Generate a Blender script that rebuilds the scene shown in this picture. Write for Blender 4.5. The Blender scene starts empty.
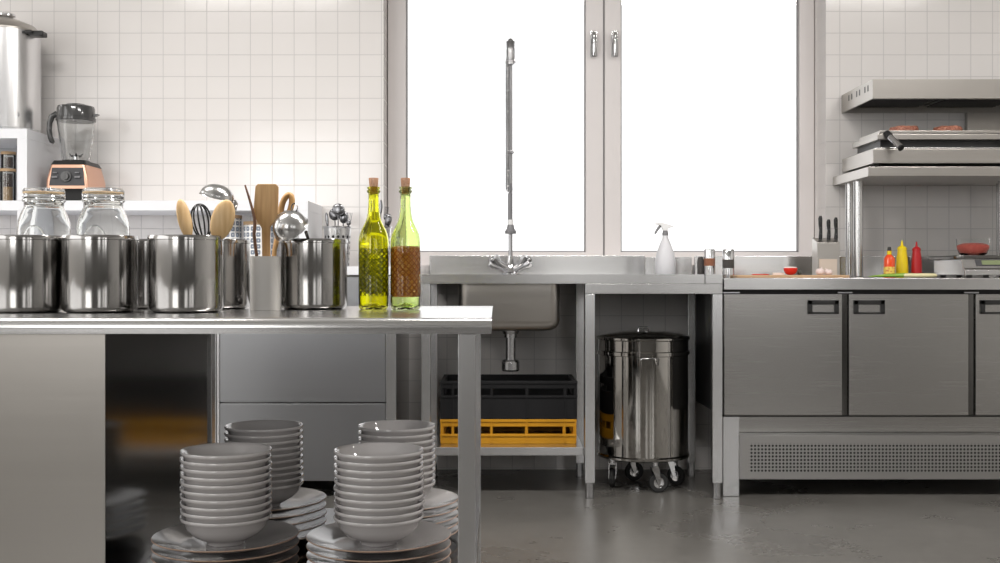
import bpy, bmesh, math, random
from mathutils import Vector, Matrix
random.seed(7)
C = bpy.context.scene.collection
PI = math.pi
F, CX, CY, CH = 1117.0, 496.0, 276.0, 0.9       # focal length in px, vanishing point, eye height

def PX(x, d): return (x - CX) * d / F
def PZ(y, d): return CH + (CY - y) * d / F

# ------------------------------------------------------------------ materials
def newmat(name):
    m = bpy.data.materials.new(name); m.use_nodes = True
    nt = m.node_tree; b = nt.nodes['Principled BSDF']
    return m, nt, b

def pm(name, col, metal=0.0, rough=0.5, trans=0.0, ior=1.45, coat=0.0, spec=0.5, sss=0.0):
    m, nt, b = newmat(name)
    b.inputs['Base Color'].default_value = (*col, 1)
    b.inputs['Metallic'].default_value = metal
    b.inputs['Roughness'].default_value = rough
    b.inputs['Transmission Weight'].default_value = trans
    b.inputs['IOR'].default_value = ior
    b.inputs['Coat Weight'].default_value = coat
    b.inputs['Coat Roughness'].default_value = 0.05
    b.inputs['Specular IOR Level'].default_value = spec
    if sss:
        b.inputs['Subsurface Weight'].default_value = sss
        b.inputs['Subsurface Radius'].default_value = (.01, .006, .004)
    return m

def link(nt, a, b): nt.links.new(a, b)
def math_n(nt, op, a, b=None, c=None):
    n = nt.nodes.new('ShaderNodeMath'); n.operation = op
    for i, v in enumerate((a, b, c)):
        if v is None: continue
        if isinstance(v, (int, float)): n.inputs[i].default_value = v
        else: nt.links.new(v, n.inputs[i])
    return n.outputs[0]
def coords(nt, kind='Object'):
    t = nt.nodes.new('ShaderNodeTexCoord'); s = nt.nodes.new('ShaderNodeSeparateXYZ')
    nt.links.new(t.outputs[kind], s.inputs[0]); return t.outputs[kind], s.outputs
def geo_pos(nt):
    g = nt.nodes.new('ShaderNodeNewGeometry'); s = nt.nodes.new('ShaderNodeSeparateXYZ')
    nt.links.new(g.outputs['Position'], s.inputs[0]); return g.outputs['Position'], s.outputs
def combine(nt, x, y, z):
    n = nt.nodes.new('ShaderNodeCombineXYZ')
    for i, v in enumerate((x, y, z)):
        if isinstance(v, (int, float)): n.inputs[i].default_value = v
        else: nt.links.new(v, n.inputs[i])
    return n.outputs[0]
def mixcol(nt, fac, a, b):
    n = nt.nodes.new('ShaderNodeMix'); n.data_type = 'RGBA'
    if isinstance(fac, (int, float)): n.inputs[0].default_value = fac
    else: nt.links.new(fac, n.inputs[0])
    for i, v in ((6, a), (7, b)):
        if isinstance(v, tuple): n.inputs[i].default_value = (*v, 1)
        else: nt.links.new(v, n.inputs[i])
    return n.outputs[2]
def noise(nt, vec, scale, detail=3, rough=.5):
    n = nt.nodes.new('ShaderNodeTexNoise'); n.inputs['Scale'].default_value = scale
    n.inputs['Detail'].default_value = detail; n.inputs['Roughness'].default_value = rough
    if vec is not None: nt.links.new(vec, n.inputs['Vector'])
    return n.outputs['Fac']
def maprange(nt, v, a, b, c, d):
    n = nt.nodes.new('ShaderNodeMapRange'); nt.links.new(v, n.inputs[0])
    for i, q in enumerate((a, b, c, d)): n.inputs[i + 1].default_value = q
    return n.outputs[0]
def bump(nt, b, h, strength, dist):
    n = nt.nodes.new('ShaderNodeBump'); n.inputs['Strength'].default_value = strength
    n.inputs['Distance'].default_value = dist
    nt.links.new(h, n.inputs['Height']); nt.links.new(n.outputs[0], b.inputs['Normal'])

def steel(name, col=(.56, .56, .56), r0=.2, r1=.32, axis=0, stretch=260):
    m, nt, b = newmat(name)
    vec, s = coords(nt)
    k = [2.0, 2.0, 2.0]
    for i in range(3):
        if i != axis: k[i] = 2.0 * stretch
    v = combine(nt, math_n(nt, 'MULTIPLY', s[0], k[0]), math_n(nt, 'MULTIPLY', s[1], k[1]), math_n(nt, 'MULTIPLY', s[2], k[2]))
    f = noise(nt, v, 1.0, 2)
    r0, r1 = (r0 * .7 + r1 * .3), (r0 * .3 + r1 * .7)
    link(nt, maprange(nt, f, .3, .7, r0, r1), b.inputs['Roughness'])
    c2 = tuple(c * .96 for c in col)
    link(nt, mixcol(nt, f, c2, col), b.inputs['Base Color'])
    b.inputs['Metallic'].default_value = 1
    return m

def wood(name, c1, c2, axis=2, scale=40):
    m, nt, b = newmat(name)
    vec, s = coords(nt)
    k = [1.0] * 3; k[axis] = .08
    v = combine(nt, *[math_n(nt, 'MULTIPLY', s[i], k[i]) for i in range(3)])
    f = noise(nt, v, scale * 3, 4)
    link(nt, mixcol(nt, maprange(nt, f, .35, .65, 0, 1), c1, c2), b.inputs['Base Color'])
    b.inputs['Roughness'].default_value = .45
    return m

def tile_mat():
    m, nt, b = newmat('white_tile')
    p, s = geo_pos(nt)
    v = combine(nt, math_n(nt, 'ADD', s[0], 1.753 + 1.016), math_n(nt, 'ADD', s[2], -1.626 + 2.024), 0)
    br = nt.nodes.new('ShaderNodeTexBrick')
    br.offset = 0; br.squash = 1
    link(nt, v, br.inputs['Vector'])
    br.inputs['Scale'].default_value = 1
    br.inputs['Brick Width'].default_value = .10162
    br.inputs['Row Height'].default_value = .1012
    br.inputs['Mortar Size'].default_value = .0019
    br.inputs['Mortar Smooth'].default_value = .3
    br.inputs['Bias'].default_value = 0
    br.inputs['Color1'].default_value = (.86, .83, .81, 1)
    br.inputs['Color2'].default_value = (.84, .81, .79, 1)
    br.inputs['Mortar'].default_value = (.63, .61, .60, 1)
    link(nt, br.outputs['Color'], b.inputs['Base Color'])
    link(nt, maprange(nt, br.outputs['Fac'], 0, 1, .12, .7), b.inputs['Roughness'])
    inv = math_n(nt, 'SUBTRACT', 1.0, br.outputs['Fac'])
    h = math_n(nt, 'ADD', inv, math_n(nt, 'MULTIPLY', noise(nt, p, 9, 1), .25))
    bump(nt, b, h, .35, .003)
    return m

def floor_mat():
    m, nt, b = newmat('polished_concrete')
    p, s = geo_pos(nt)
    f = noise(nt, p, 1.6, 6, .62); g = noise(nt, p, 14, 4, .6)
    h = math_n(nt, 'ADD', math_n(nt, 'MULTIPLY', f, .7), math_n(nt, 'MULTIPLY', g, .3))
    link(nt, mixcol(nt, maprange(nt, h, .38, .62, 0, 1), (.105, .10, .092), (.145, .138, .128)), b.inputs['Base Color'])
    link(nt, maprange(nt, f, .3, .7, .24, .33), b.inputs['Roughness'])
    return m

def holes_mat(name, base, pitch, rad, x0, x1, z0, z1, dark=(.015, .015, .015)):
    """steel sheet with a field of round perforations (object-space x,z)"""
    m, nt, b = newmat(name)
    vec, s = coords(nt)
    fx = math_n(nt, 'SUBTRACT', math_n(nt, 'FRACT', math_n(nt, 'MULTIPLY', s[0], 1 / pitch)), .5)
    fz = math_n(nt, 'SUBTRACT', math_n(nt, 'FRACT', math_n(nt, 'MULTIPLY', s[2], 1 / pitch)), .5)
    d = math_n(nt, 'SQRT', math_n(nt, 'ADD', math_n(nt, 'MULTIPLY', fx, fx), math_n(nt, 'MULTIPLY', fz, fz)))
    hole = math_n(nt, 'LESS_THAN', d, rad)
    for o, lo, hi in ((s[0], x0, x1), (s[2], z0, z1)):
        hole = math_n(nt, 'MULTIPLY', hole, math_n(nt, 'MULTIPLY', math_n(nt, 'GREATER_THAN', o, lo), math_n(nt, 'LESS_THAN', o, hi)))
    link(nt, mixcol(nt, hole, base, dark), b.inputs['Base Color'])
    link(nt, math_n(nt, 'SUBTRACT', 1.0, hole), b.inputs['Metallic'])
    link(nt, maprange(nt, hole, 0, 1, .3, .9), b.inputs['Roughness'])
    return m

def ring_coords(nt):
    vec, s = coords(nt)
    return math_n(nt, 'ARCTAN2', s[1], s[0]), s[2]

def drainer_mat():
    m, nt, b = newmat('perforated_steel')
    a, z = ring_coords(nt)
    fx = math_n(nt, 'SUBTRACT', math_n(nt, 'FRACT', math_n(nt, 'MULTIPLY', a, 16 / (2 * PI))), .5)
    fz = math_n(nt, 'SUBTRACT', math_n(nt, 'FRACT', math_n(nt, 'MULTIPLY', z, 1 / .024)), .5)
    d = math_n(nt, 'SQRT', math_n(nt, 'ADD', math_n(nt, 'MULTIPLY', fx, fx), math_n(nt, 'MULTIPLY', fz, fz)))
    hole = math_n(nt, 'MULTIPLY', math_n(nt, 'LESS_THAN', d, .26), math_n(nt, 'LESS_THAN', z, .144))
    link(nt, mixcol(nt, hole, (.7, .7, .7), (.02, .02, .02)), b.inputs['Base Color'])
    link(nt, math_n(nt, 'SUBTRACT', 1.0, hole), b.inputs['Metallic'])
    b.inputs['Roughness'].default_value = .25
    return m

def canister_mat():
    m, nt, b = newmat('patterned_ceramic')
    a, z = ring_coords(nt)
    fx = math_n(nt, 'ABSOLUTE', math_n(nt, 'SUBTRACT', math_n(nt, 'FRACT', math_n(nt, 'MULTIPLY', a, 16 / (2 * PI))), .5))
    fz = math_n(nt, 'ABSOLUTE', math_n(nt, 'SUBTRACT', math_n(nt, 'FRACT', math_n(nt, 'MULTIPLY', z, 1 / .026)), .5))
    p4 = lambda v: math_n(nt, 'POWER', v, 4.0)
    sq = math_n(nt, 'LESS_THAN', math_n(nt, 'ADD', p4(fx), p4(fz)), .0215)
    dot = math_n(nt, 'LESS_THAN', math_n(nt, 'ADD', math_n(nt, 'POWER', fx, 2.0), math_n(nt, 'POWER', fz, 2.0)), .012)
    f = math_n(nt, 'SUBTRACT', sq, math_n(nt, 'MULTIPLY', dot, .6))
    link(nt, mixcol(nt, f, (.78, .77, .75), (.2, .23, .28)), b.inputs['Base Color'])
    b.inputs['Roughness'].default_value = .2
    return m

def bottle_mat(name, col, line, z0, z1):
    """coloured glass with a net-like diamond decoration on the body"""
    m, nt, b = newmat(name)
    a, z = ring_coords(nt)
    u = math_n(nt, 'MULTIPLY', a, 15 / (PI)); w = math_n(nt, 'MULTIPLY', z, 1 / .0068)
    l1 = math_n(nt, 'ABSOLUTE', math_n(nt, 'SUBTRACT', math_n(nt, 'FRACT', math_n(nt, 'MULTIPLY', math_n(nt, 'ADD', u, w), .5)), .5))
    l2 = math_n(nt, 'ABSOLUTE', math_n(nt, 'SUBTRACT', math_n(nt, 'FRACT', math_n(nt, 'MULTIPLY', math_n(nt, 'SUBTRACT', u, w), .5)), .5))
    net = math_n(nt, 'LESS_THAN', math_n(nt, 'MINIMUM', l1, l2), .09)
    net = math_n(nt, 'MULTIPLY', net, math_n(nt, 'MULTIPLY', math_n(nt, 'GREATER_THAN', z, z0), math_n(nt, 'LESS_THAN', z, z1)))
    link(nt, mixcol(nt, net, col, line), b.inputs['Base Color'])
    link(nt, maprange(nt, net, 0, 1, 1, .0), b.inputs['Transmission Weight'])
    b.inputs['Roughness'].default_value = .03
    b.inputs['IOR'].default_value = 1.4
    return m

def thin_glass(name, tint=(1, 1, 1), k=1.0):
    """thin pane: clear with a Fresnel reflection"""
    m = bpy.data.materials.new(name); m.use_nodes = True
    nt = m.node_tree; nt.nodes.clear()
    o = nt.nodes.new('ShaderNodeOutputMaterial'); mx = nt.nodes.new('ShaderNodeMixShader')
    t = nt.nodes.new('ShaderNodeBsdfTransparent'); g = nt.nodes.new('ShaderNodeBsdfGlossy')
    fr = nt.nodes.new('ShaderNodeFresnel'); fr.inputs[0].default_value = 1.45
    t.inputs[0].default_value = (*tint, 1); g.inputs['Roughness'].default_value = .02
    link(nt, math_n(nt, 'MULTIPLY', fr.outputs[0], k), mx.inputs[0])
    link(nt, t.outputs[0], mx.inputs[1]); link(nt, g.outputs[0], mx.inputs[2]); link(nt, mx.outputs[0], o.inputs[0])
    return m

def mince_mat(name, c1, c2, sc=220):
    m, nt, b = newmat(name)
    p, s = geo_pos(nt)
    f = noise(nt, p, sc, 3, .7)
    link(nt, mixcol(nt, maprange(nt, f, .35, .65, 0, 1), c1, c2), b.inputs['Base Color'])
    b.inputs['Roughness'].default_value = .35
    bump(nt, b, f, .9, .006)
    return m

def label_mat():
    m, nt, b = newmat('sauce_label')
    p, s = geo_pos(nt)
    v = nt.nodes.new('ShaderNodeTexVoronoi'); v.inputs['Scale'].default_value = 130
    link(nt, p, v.inputs['Vector'])
    link(nt, mixcol(nt, math_n(nt, 'LESS_THAN', v.outputs['Distance'], .38), (.85, .62, .12), (.5, .09, .03)), b.inputs['Base Color'])
    b.inputs['Roughness'].default_value = .4
    return m

M = {}
M['steel_x'] = steel('brushed_steel', (.62, .615, .61), .17, .27, 0)
M['steel_z'] = steel('brushed_steel_upright', (.80, .80, .81), .2, .3, 2)
M['steel_soft'] = steel('satin_steel', (.47, .445, .415), .26, .36, 0)
M['steel_dark'] = steel('polished_dark_steel', (.17, .166, .16), .13, .17, 2)
M['steel_door'] = steel('satin_door_steel', (.44, .43, .415), .22, .3, 0)
M['steel_cab'] = steel('satin_cabinet_steel', (.38, .385, .40), .3, .4, 0)
M['steel_shelf'] = steel('polished_shelf_steel', (.36, .355, .35), .08, .13, 0)
M['pot'] = pm('polished_steel', (.41, .40, .39), 1, .14)
M['ladle'] = pm('satin_spoon_steel', (.55, .545, .54), 1, .22)
M['cutlery'] = pm('dark_cutlery_steel', (.22, .22, .23), 1, .2)
M['hose_steel'] = pm('soft_hose_steel', (.42, .42, .43), 1, .28)
M['chrome'] = pm('chrome', (.72, .72, .73), 1, .08)
M['chrome_soft'] = pm('satin_chrome', (.5, .5, .51), 1, .25)
M['bin'] = pm('mirror_steel', (.44, .425, .40), 1, .07)
M['tile'] = tile_mat(); M['floor'] = floor_mat()
M['plaster'] = pm('white_plaster', (.74, .73, .71), 0, .7)
M['grey_wall'] = pm('grey_wall_paint', (.22, .215, .205), 0, .7)
M['frame'] = pm('painted_window_frame', (.83, .79, .78), 0, .4)
M['bead'] = pm('grey_glazing_gasket', (.33, .325, .33), 0, .5)
M['pane'] = thin_glass('window_glass')
M['white'] = pm('white_melamine', (.83, .84, .87), 0, .35)
M['side'] = pm('grey_melamine', (.52, .525, .54), 0, .4)
M['black'] = pm('black_plastic', (.018, .018, .018), 0, .35)
M['rubber'] = pm('black_rubber', (.02, .02, .02), 0, .6)
M['darkgap'] = pm('dark_metal', (.05, .05, .05), .6, .5)
M['crate_black'] = pm('black_crate_plastic', (.012, .012, .013), 0, .6, spec=.25)
M['crate_orange'] = pm('orange_crate_plastic', (.56, .26, .01), 0, .45)
M['glaze'] = pm('grey_glaze', (.60, .575, .57), 0, .07, coat=1.0)
M['plate'] = pm('dark_grey_glaze', (.34, .325, .32), 0, .14, coat=.3)
M['rimclay'] = pm('tan_unglazed_rim', (.40, .27, .2), 0, .5)
M['copper'] = pm('copper_metal', (.78, .46, .33), .75, .34)
M['smoke'] = pm('smoky_plastic', (.06, .06, .06), 0, .15, coat=.5)
M['dial'] = pm('dark_dial', (.12, .12, .12), .5, .3)
M['panel'] = pm('dark_control_panel', (.06, .06, .065), 0, .3)
M['glass'] = thin_glass('clear_glass', (.97, .98, .97), 1.3)
M['jar_glass'] = pm('jar_glass', (.97, .98, .97), 0, .02, 1.0, 1.25)
M['bowl_glass'] = pm('clear_refracting_glass', (.98, .985, .98), 0, .01, 1.0, 1.2)
M['jug_glass'] = pm('smoky_jug_plastic', (.88, .89, .89), 0, .03, 1.0, 1.33)
M['gasket'] = pm('tan_rubber_gasket', (.62, .45, .27), 0, .5)
M['wood_pale'] = wood('pale_beech', (.66, .42, .19), (.78, .55, .29))
M['wood_mid'] = wood('warm_beech', (.55, .30, .11), (.68, .42, .18))
M['wood_dark'] = wood('dark_brown_wood', (.10, .045, .02), (.18, .085, .04))
M['wood_board'] = wood('board_wood', (.50, .31, .17), (.62, .42, .25), 0)
M['ceramic'] = pm('cream_ceramic', (.76, .73, .69), 0, .3)
M['canister'] = canister_mat(); M['drainer'] = drainer_mat()
M['oil_glass'] = bottle_mat('yellow_green_bottle_glass', (.93, .93, .16), (.16, .16, .008), .03, .134)
M['oil'] = pm('golden_oil', (.93, .91, .03), 0, .03, 1.0, 1.12)
M['green_glass'] = bottle_mat('green_bottle_glass', (.82, .92, .52), (.34, .10, .02), .03, .134)
M['chili'] = mince_mat('red_spice_filling', (.62, .15, .025), (.82, .30, .06), 160)
M['cork'] = mince_mat('cork', (.42, .2, .1), (.56, .3, .17), 300)
M['milky'] = pm('milky_plastic', (.86, .86, .89), 0, .35, .25, 1.3)
M['white_plastic'] = pm('white_plastic', (.85, .85, .85), 0, .35)
M['grey_plastic'] = pm('grey_plastic', (.22, .22, .23), 0, .4)
M['pink_salt'] = mince_mat('brown_spice', (.28, .10, .05), (.42, .18, .1), 400)
M['pepper'] = mince_mat('dark_pepper', (.03, .028, .026), (.10, .09, .085), 400)
M['red'] = pm('red_plastic', (.42, .012, .016), 0, .3)
M['yellow'] = pm('yellow_plastic', (.80, .60, .01), 0, .3)
M['hot'] = pm('orange_red_sauce', (.75, .07, .012), 0, .15, coat=.6)
M['label'] = label_mat()
M['tomato'] = pm('tomato_red', (.62, .022, .012), 0, .18)
M['flesh'] = pm('pale_flesh', (.85, .74, .68), 0, .35)
M['garlic'] = pm('garlic_skin', (.74, .62, .60), 0, .5)
M['leek_green'] = pm('leek_green', (.20, .36, .02), 0, .4)
M['leek_white'] = pm('leek_white', (.66, .60, .36), 0, .4)
M['mince'] = mince_mat('raw_mince', (.58, .06, .04), (.78, .22, .17))
M['patty'] = mince_mat('raw_patty', (.22, .06, .035), (.60, .27, .18), 110)
M['spice_dark'] = mince_mat('dark_beans', (.045, .02, .012), (.09, .045, .03))
M['spice_tan'] = mince_mat('tan_powder', (.45, .26, .11), (.56, .36, .17))
M['display'] = pm('display_green', (.22, .26, .14), 0, .15)
M['lid_wood'] = pm('lid_wood', (.48, .32, .18), 0, .5)

# ------------------------------------------------------------------ mesh helpers
class B:
    def __init__(s): s.bm = bmesh.new(); s.mi = 0; s.bev = False
    def _mark(s, faces):
        for f in faces: f.material_index = s.mi
    def box(s, x0, x1, y0, y1, z0, z1, bev=0, seg=2):
        r = bmesh.ops.create_cube(s.bm, size=1)
        vs = r['verts']
        for v in vs:
            v.co = Vector(((x0 + x1) / 2 + v.co.x * (x1 - x0), (y0 + y1) / 2 + v.co.y * (y1 - y0), (z0 + z1) / 2 + v.co.z * (z1 - z0)))
        fs = list({f for v in vs for f in v.link_faces}); s._mark(fs)
        if bev:
            s.bev = True
            es = list({e for v in vs for e in v.link_edges})
            q = bmesh.ops.bevel(s.bm, geom=es, offset=bev, segments=seg, profile=.5, affect='EDGES')
            s._mark(q['faces'])
        return s
    def quadbox(s, pts, d0, d1, bev=0):
        """prism: polygon (x,z) extruded from y=d0 to y=d1"""
        return s.prism([(p[0], p[1]) for p in pts], 'y', d0, d1, bev)
    def prism(s, poly, axis, a0, a1, bev=0):
        def P(u, v, a):
            return {'y': (u, a, v), 'x': (a, u, v), 'z': (u, v, a)}[axis]
        va = [s.bm.verts.new(P(u, v, a0)) for u, v in poly]; vb = [s.bm.verts.new(P(u, v, a1)) for u, v in poly]
        n = len(poly); fs = [s.bm.faces.new(va[::-1]), s.bm.faces.new(vb)]
        for i in range(n): fs.append(s.bm.faces.new((va[i], va[(i + 1) % n], vb[(i + 1) % n], vb[i])))
        s._mark(fs)
        bmesh.ops.recalc_face_normals(s.bm, faces=fs)
        if bev:
            s.bev = True
            es = list({e for f in fs for e in f.edges})
            q = bmesh.ops.bevel(s.bm, geom=es, offset=bev, segments=2, profile=.5, affect='EDGES'); s._mark(q['faces'])
        return s
    def lathe(s, prof, c=(0, 0, 0), seg=48, mat=None, mis=None):
        """profile [(r,z)] turned about the vertical axis through c (or by matrix)"""
        rings = []
        for r, z in prof:
            if r < 1e-6:
                p = Vector((0, 0, z)); p = mat @ p if mat else p + Vector(c); rings.append([s.bm.verts.new(p)])
            else:
                ring = []
                for i in range(seg):
                    a = 2 * PI * i / seg; p = Vector((r * math.cos(a), r * math.sin(a), z))
                    p = mat @ p if mat else p + Vector(c); ring.append(s.bm.verts.new(p))
                rings.append(ring)
        fs = []
        for k in range(len(rings) - 1):
            a, b = rings[k], rings[k + 1]; n0 = len(fs)
            if len(a) == 1 and len(b) == 1: continue
            if len(a) == 1:
                for i in range(seg): fs.append(s.bm.faces.new((a[0], b[(i + 1) % seg], b[i])))
            elif len(b) == 1:
                for i in range(seg): fs.append(s.bm.faces.new((a[i], a[(i + 1) % seg], b[0])))
            else:
                for i in range(seg): fs.append(s.bm.faces.new((a[i], a[(i + 1) % seg], b[(i + 1) % seg], b[i])))
            for f in fs[n0:]: f.material_index = mis[k] if mis else s.mi
        return s
    def cyl(s, p0, p1, r0, r1=None, seg=24, cap=True):
        r1 = r0 if r1 is None else r1
        p0, p1 = Vector(p0), Vector(p1); d = p1 - p0; L = d.length
        m = Matrix.Translation(p0) @ d.to_track_quat('Z', 'Y').to_matrix().to_4x4()
        pr = [(r0, 0), (r1, L)]
        if cap: pr = [(0, 0)] + pr + [(0, L)]
        return s.lathe(pr, seg=seg, mat=m)
    def tube(s, path, r, seg=10, closed=False):
        pts = [Vector(p) for p in path]; n = len(pts); rings = []
        rr = r if isinstance(r, (list, tuple)) else [r] * n
        up = None
        for i, p in enumerate(pts):
            if closed: t = pts[(i + 1) % n] - pts[i - 1]
            else: t = pts[min(i + 1, n - 1)] - pts[max(i - 1, 0)]
            t.normalize()
            if up is None: up = t.orthogonal().normalized()
            up = (up - t * up.dot(t)).normalized(); w = t.cross(up)
            rings.append([s.bm.verts.new(p + (up * math.cos(2 * PI * k / seg) + w * math.sin(2 * PI * k / seg)) * rr[i]) for k in range(seg)])
        fs = []
        for i in range(n if closed else n - 1):
            a, b = rings[i], rings[(i + 1) % n]
            off = 0
            if closed and i == n - 1:   # best match of ring starts
                off = min(range(seg), key=lambda o: (a[0].co - b[o].co).length)
            for k in range(seg): fs.append(s.bm.faces.new((a[k], a[(k + 1) % seg], b[(k + 1 + off) % seg], b[(k + off) % seg])))
        if not closed:
            fs.append(s.bm.faces.new(rings[0][::-1])); fs.append(s.bm.faces.new(rings[-1]))
        s._mark(fs); return s
    def torus(s, c, R, r, axis='z', seg=40, rs=8, sx=1, sy=1):
        path = []
        for i in range(seg):
            a = 2 * PI * i / seg; u, v = R * sx * math.cos(a), R * sy * math.sin(a)
            q = {'z': (u, v, 0), 'y': (u, 0, v), 'x': (0, u, v)}[axis]
            path.append(Vector(c) + Vector(q))
        return s.tube(path, r, rs, True)
    def ball(s, c, rx, ry=None, rz=None, seg=24, rot=None):
        ry = rx if ry is None else ry; rz = rx if rz is None else rz
        q = bmesh.ops.create_uvsphere(s.bm, u_segments=seg, v_segments=max(8, seg // 2), radius=1)
        for v in q['verts']:
            p = Vector((v.co.x * rx, v.co.y * ry, v.co.z * rz))
            if rot: p = rot @ p
            v.co = p + Vector(c)
        s._mark({f for v in q['verts'] for f in v.link_faces}); return s

def thing(name, label, cat, loc=(0, 0, 0), group=None):
    o = bpy.data.objects.new(name, None); C.objects.link(o)
    o.location = loc; o.empty_display_size = .05
    tag(o, label, cat, group); return o
def tag(o, label, cat, group=None):
    o['label'] = label; o['category'] = cat
    if group: o['group'] = group
    return o
def wloc(o):
    v = Vector(o.location)
    while o.parent: o = o.parent; v = v + Vector(o.location)
    return v
def obj(name, b, mats, parent=None, origin=None, sharp=38, mods=None):
    """link the collected shapes (built in world space) as ONE mesh object, origin at its base"""
    bm = b.bm
    bmesh.ops.recalc_face_normals(bm, faces=bm.faces[:])
    xs = [v.co for v in bm.verts]
    if origin is None:
        lo = Vector((min(v.x for v in xs), min(v.y for v in xs), min(v.z for v in xs)))
        hi = Vector((max(v.x for v in xs), max(v.y for v in xs), max(v.z for v in xs)))
        origin = Vector(((lo.x + hi.x) / 2, (lo.y + hi.y) / 2, lo.z))
    origin = Vector(origin)
    for v in bm.verts: v.co -= origin
    sh = math.radians(sharp)
    for f in bm.faces: f.smooth = True
    for e in bm.edges: e.smooth = len(e.link_faces) == 2 and e.calc_face_angle(0) < sh
    me = bpy.data.meshes.new(name); bm.to_mesh(me); bm.free()
    for mt in (mats if isinstance(mats, (list, tuple)) else [mats]): me.materials.append(M[mt] if isinstance(mt, str) else mt)
    o = bpy.data.objects.new(name, me); C.objects.link(o)
    if b.bev:
        w = o.modifiers.new('weighted_normals', 'WEIGHTED_NORMAL'); w.keep_sharp = True; w.weight = 100
    if parent: o.parent = parent; o.location = origin - wloc(parent)
    else: o.location = origin
    return o
def struct(name, b, mats, parent=None):
    o = obj(name, b, mats, parent, origin=(0, 0, 0) if not parent else None)
    if not parent: o['kind'] = 'structure'
    return o
def copy_tree(o, loc=None, label=None, parent=None):
    c = o.copy(); C.objects.link(c)
    if parent: c.parent = parent
    if loc is not None: c.location = loc
    if label: c['label'] = label
    for ch in list(o.children): copy_tree(ch, parent=c)
    return c

# ------------------------------------------------------------------ room shell
XL, XR, YB, YW, ZC = -3.3, 4.2, -3.0, 5.2, 3.0
WX0, WX1, WZ0, WZ1 = -.5237, 1.536, .93, 2.55         # window opening
b = B(); b.box(XL - .2, XR + .2, YB - .2, YW + .3, -.1, 0); struct('floor', b, 'floor')
b = B(); b.box(XL - .2, XR + .2, YB - .2, YW + .3, ZC, ZC + .1); struct('ceiling', b, 'plaster')
b = B()
b.box(XL, WX0, YW, YW + .3, 0, ZC); b.box(WX1, XR, YW, YW + .3, 0, ZC)
b.box(WX0, WX1, YW, YW + .3, 0, WZ0); b.box(WX0, WX1, YW, YW + .3, WZ1, ZC)
struct('wall_back', b, 'tile')
b = B(); b.box(XR, XR + .2, YB, YW + .3, 0, ZC); struct('wall_right', b, 'plaster')
# left wall and the wall behind the viewer, each with two windows
LW = [(-1.3, 1.75), (2.6, 3.9)]; LZ = (1.0, 2.6)
b = B()
ys = [YB] + [v for w in LW for v in w] + [YW + .3]
for i in range(0, len(ys), 2): b.box(XL - .2, XL, ys[i], ys[i + 1], 0, ZC)
for w in LW: b.box(XL - .2, XL, w[0], w[1], 0, LZ[0]); b.box(XL - .2, XL, w[0], w[1], LZ[1], ZC)
struct('wall_left', b, 'plaster')
RW = [(-3.1, -1.4, .92, 2.75), (.5, 1.2, .92, 2.6), (1.9, 2.4, .85, 2.6), (2.75, 3.4, .85, 2.6)]
b = B()
xs = [XL] + [v for w in RW for v in w[:2]] + [XR]
for i in range(0, len(xs), 2): b.box(xs[i], xs[i + 1], YB - .2, YB, 0, ZC)
for w in RW: b.box(w[0], w[1], YB - .2, YB, 0, w[2]); b.box(w[0], w[1], YB - .2, YB, w[3], ZC)
struct('wall_front', b, 'grey_wall')

# main window
YF = 5.38
w1 = bpy.data.objects.new('window_1', None); C.objects.link(w1); w1.location = (.5, YF, WZ0); w1['kind'] = 'structure'
gx = [PX(406, YF), PX(585.8, YF), PX(621, YF), PX(799.5, YF)]; gz = PZ(252, YF); mid = PX(604, YF)
b = B(); e = .012
b.box(WX0, WX0 + .02, YF + .03, YF + .09, WZ0, WZ1); b.box(WX1 - .02, WX1, YF + .03, YF + .09, WZ0, WZ1)
b.box(WX0, WX1, YF + .03, YF + .09, WZ0, WZ0 + .03); b.box(WX0, WX1, YF + .03, YF + .09, WZ1 - .03, WZ1)
obj('window_frame', b, 'frame', w1)
for i, (a, c, g0, g1) in enumerate(((WX0 + .003, mid - .004, gx[0], gx[1]), (mid + .004, WX1 - .003, gx[2], gx[3]))):
    b = B()
    b.box(a, g0, YF, YF + .06, WZ0 + .003, WZ1, .004); b.box(g1, c, YF, YF + .06, WZ0 + .003, WZ1, .004)
    b.box(g0 - .004, g1 + .004, YF + .002, YF + .06, WZ0 + .003, gz, .003); b.box(g0 - .004, g1 + .004, YF + .002, YF + .06, WZ1 - .08, WZ1, .003)
    sash = obj('sash', b, 'frame', w1)
    b = B(); t = .006
    b.box(g0, g0 + t, YF + .02, YF + .04, gz, WZ1 - .08); b.box(g1 - t, g1, YF + .02, YF + .04, gz, WZ1 - .08)
    b.box(g0, g1, YF + .02, YF + .04, gz, gz + t)
    obj('gasket', b, 'bead', sash)
    b = B(); b.box(g0, g1, YF + .028, YF + .034, gz, WZ1 - .08); obj('pane', b, 'pane', sash)
    hx = PX((593.5, 614.5)[i], YF); b = B()
    b.box(hx - .016, hx + .016, YF - .008, YF, PZ(57, YF), PZ(31, YF), .003)
    b.tube([(hx, YF - .004, PZ(36, YF)), (hx, YF - .03, PZ(35, YF)), (hx, YF - .038, PZ(38, YF)), (hx, YF - .036, PZ(48, YF)), (hx, YF - .03, PZ(57, YF))], [.008, .009, .011, .010, .008], 12)
    obj('handle', b, 'chrome', sash)
b = B(); b.box(mid - .004, mid + .004, YF + .012, YF + .05, WZ0, WZ1); obj('mullion_gap', b, 'bead', w1)
b = B(); b.box(WX0, WX1, YW + .002, YF, WZ0 - .001, WZ0 + .02); obj('window_sill', b, 'frame', w1)
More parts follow.
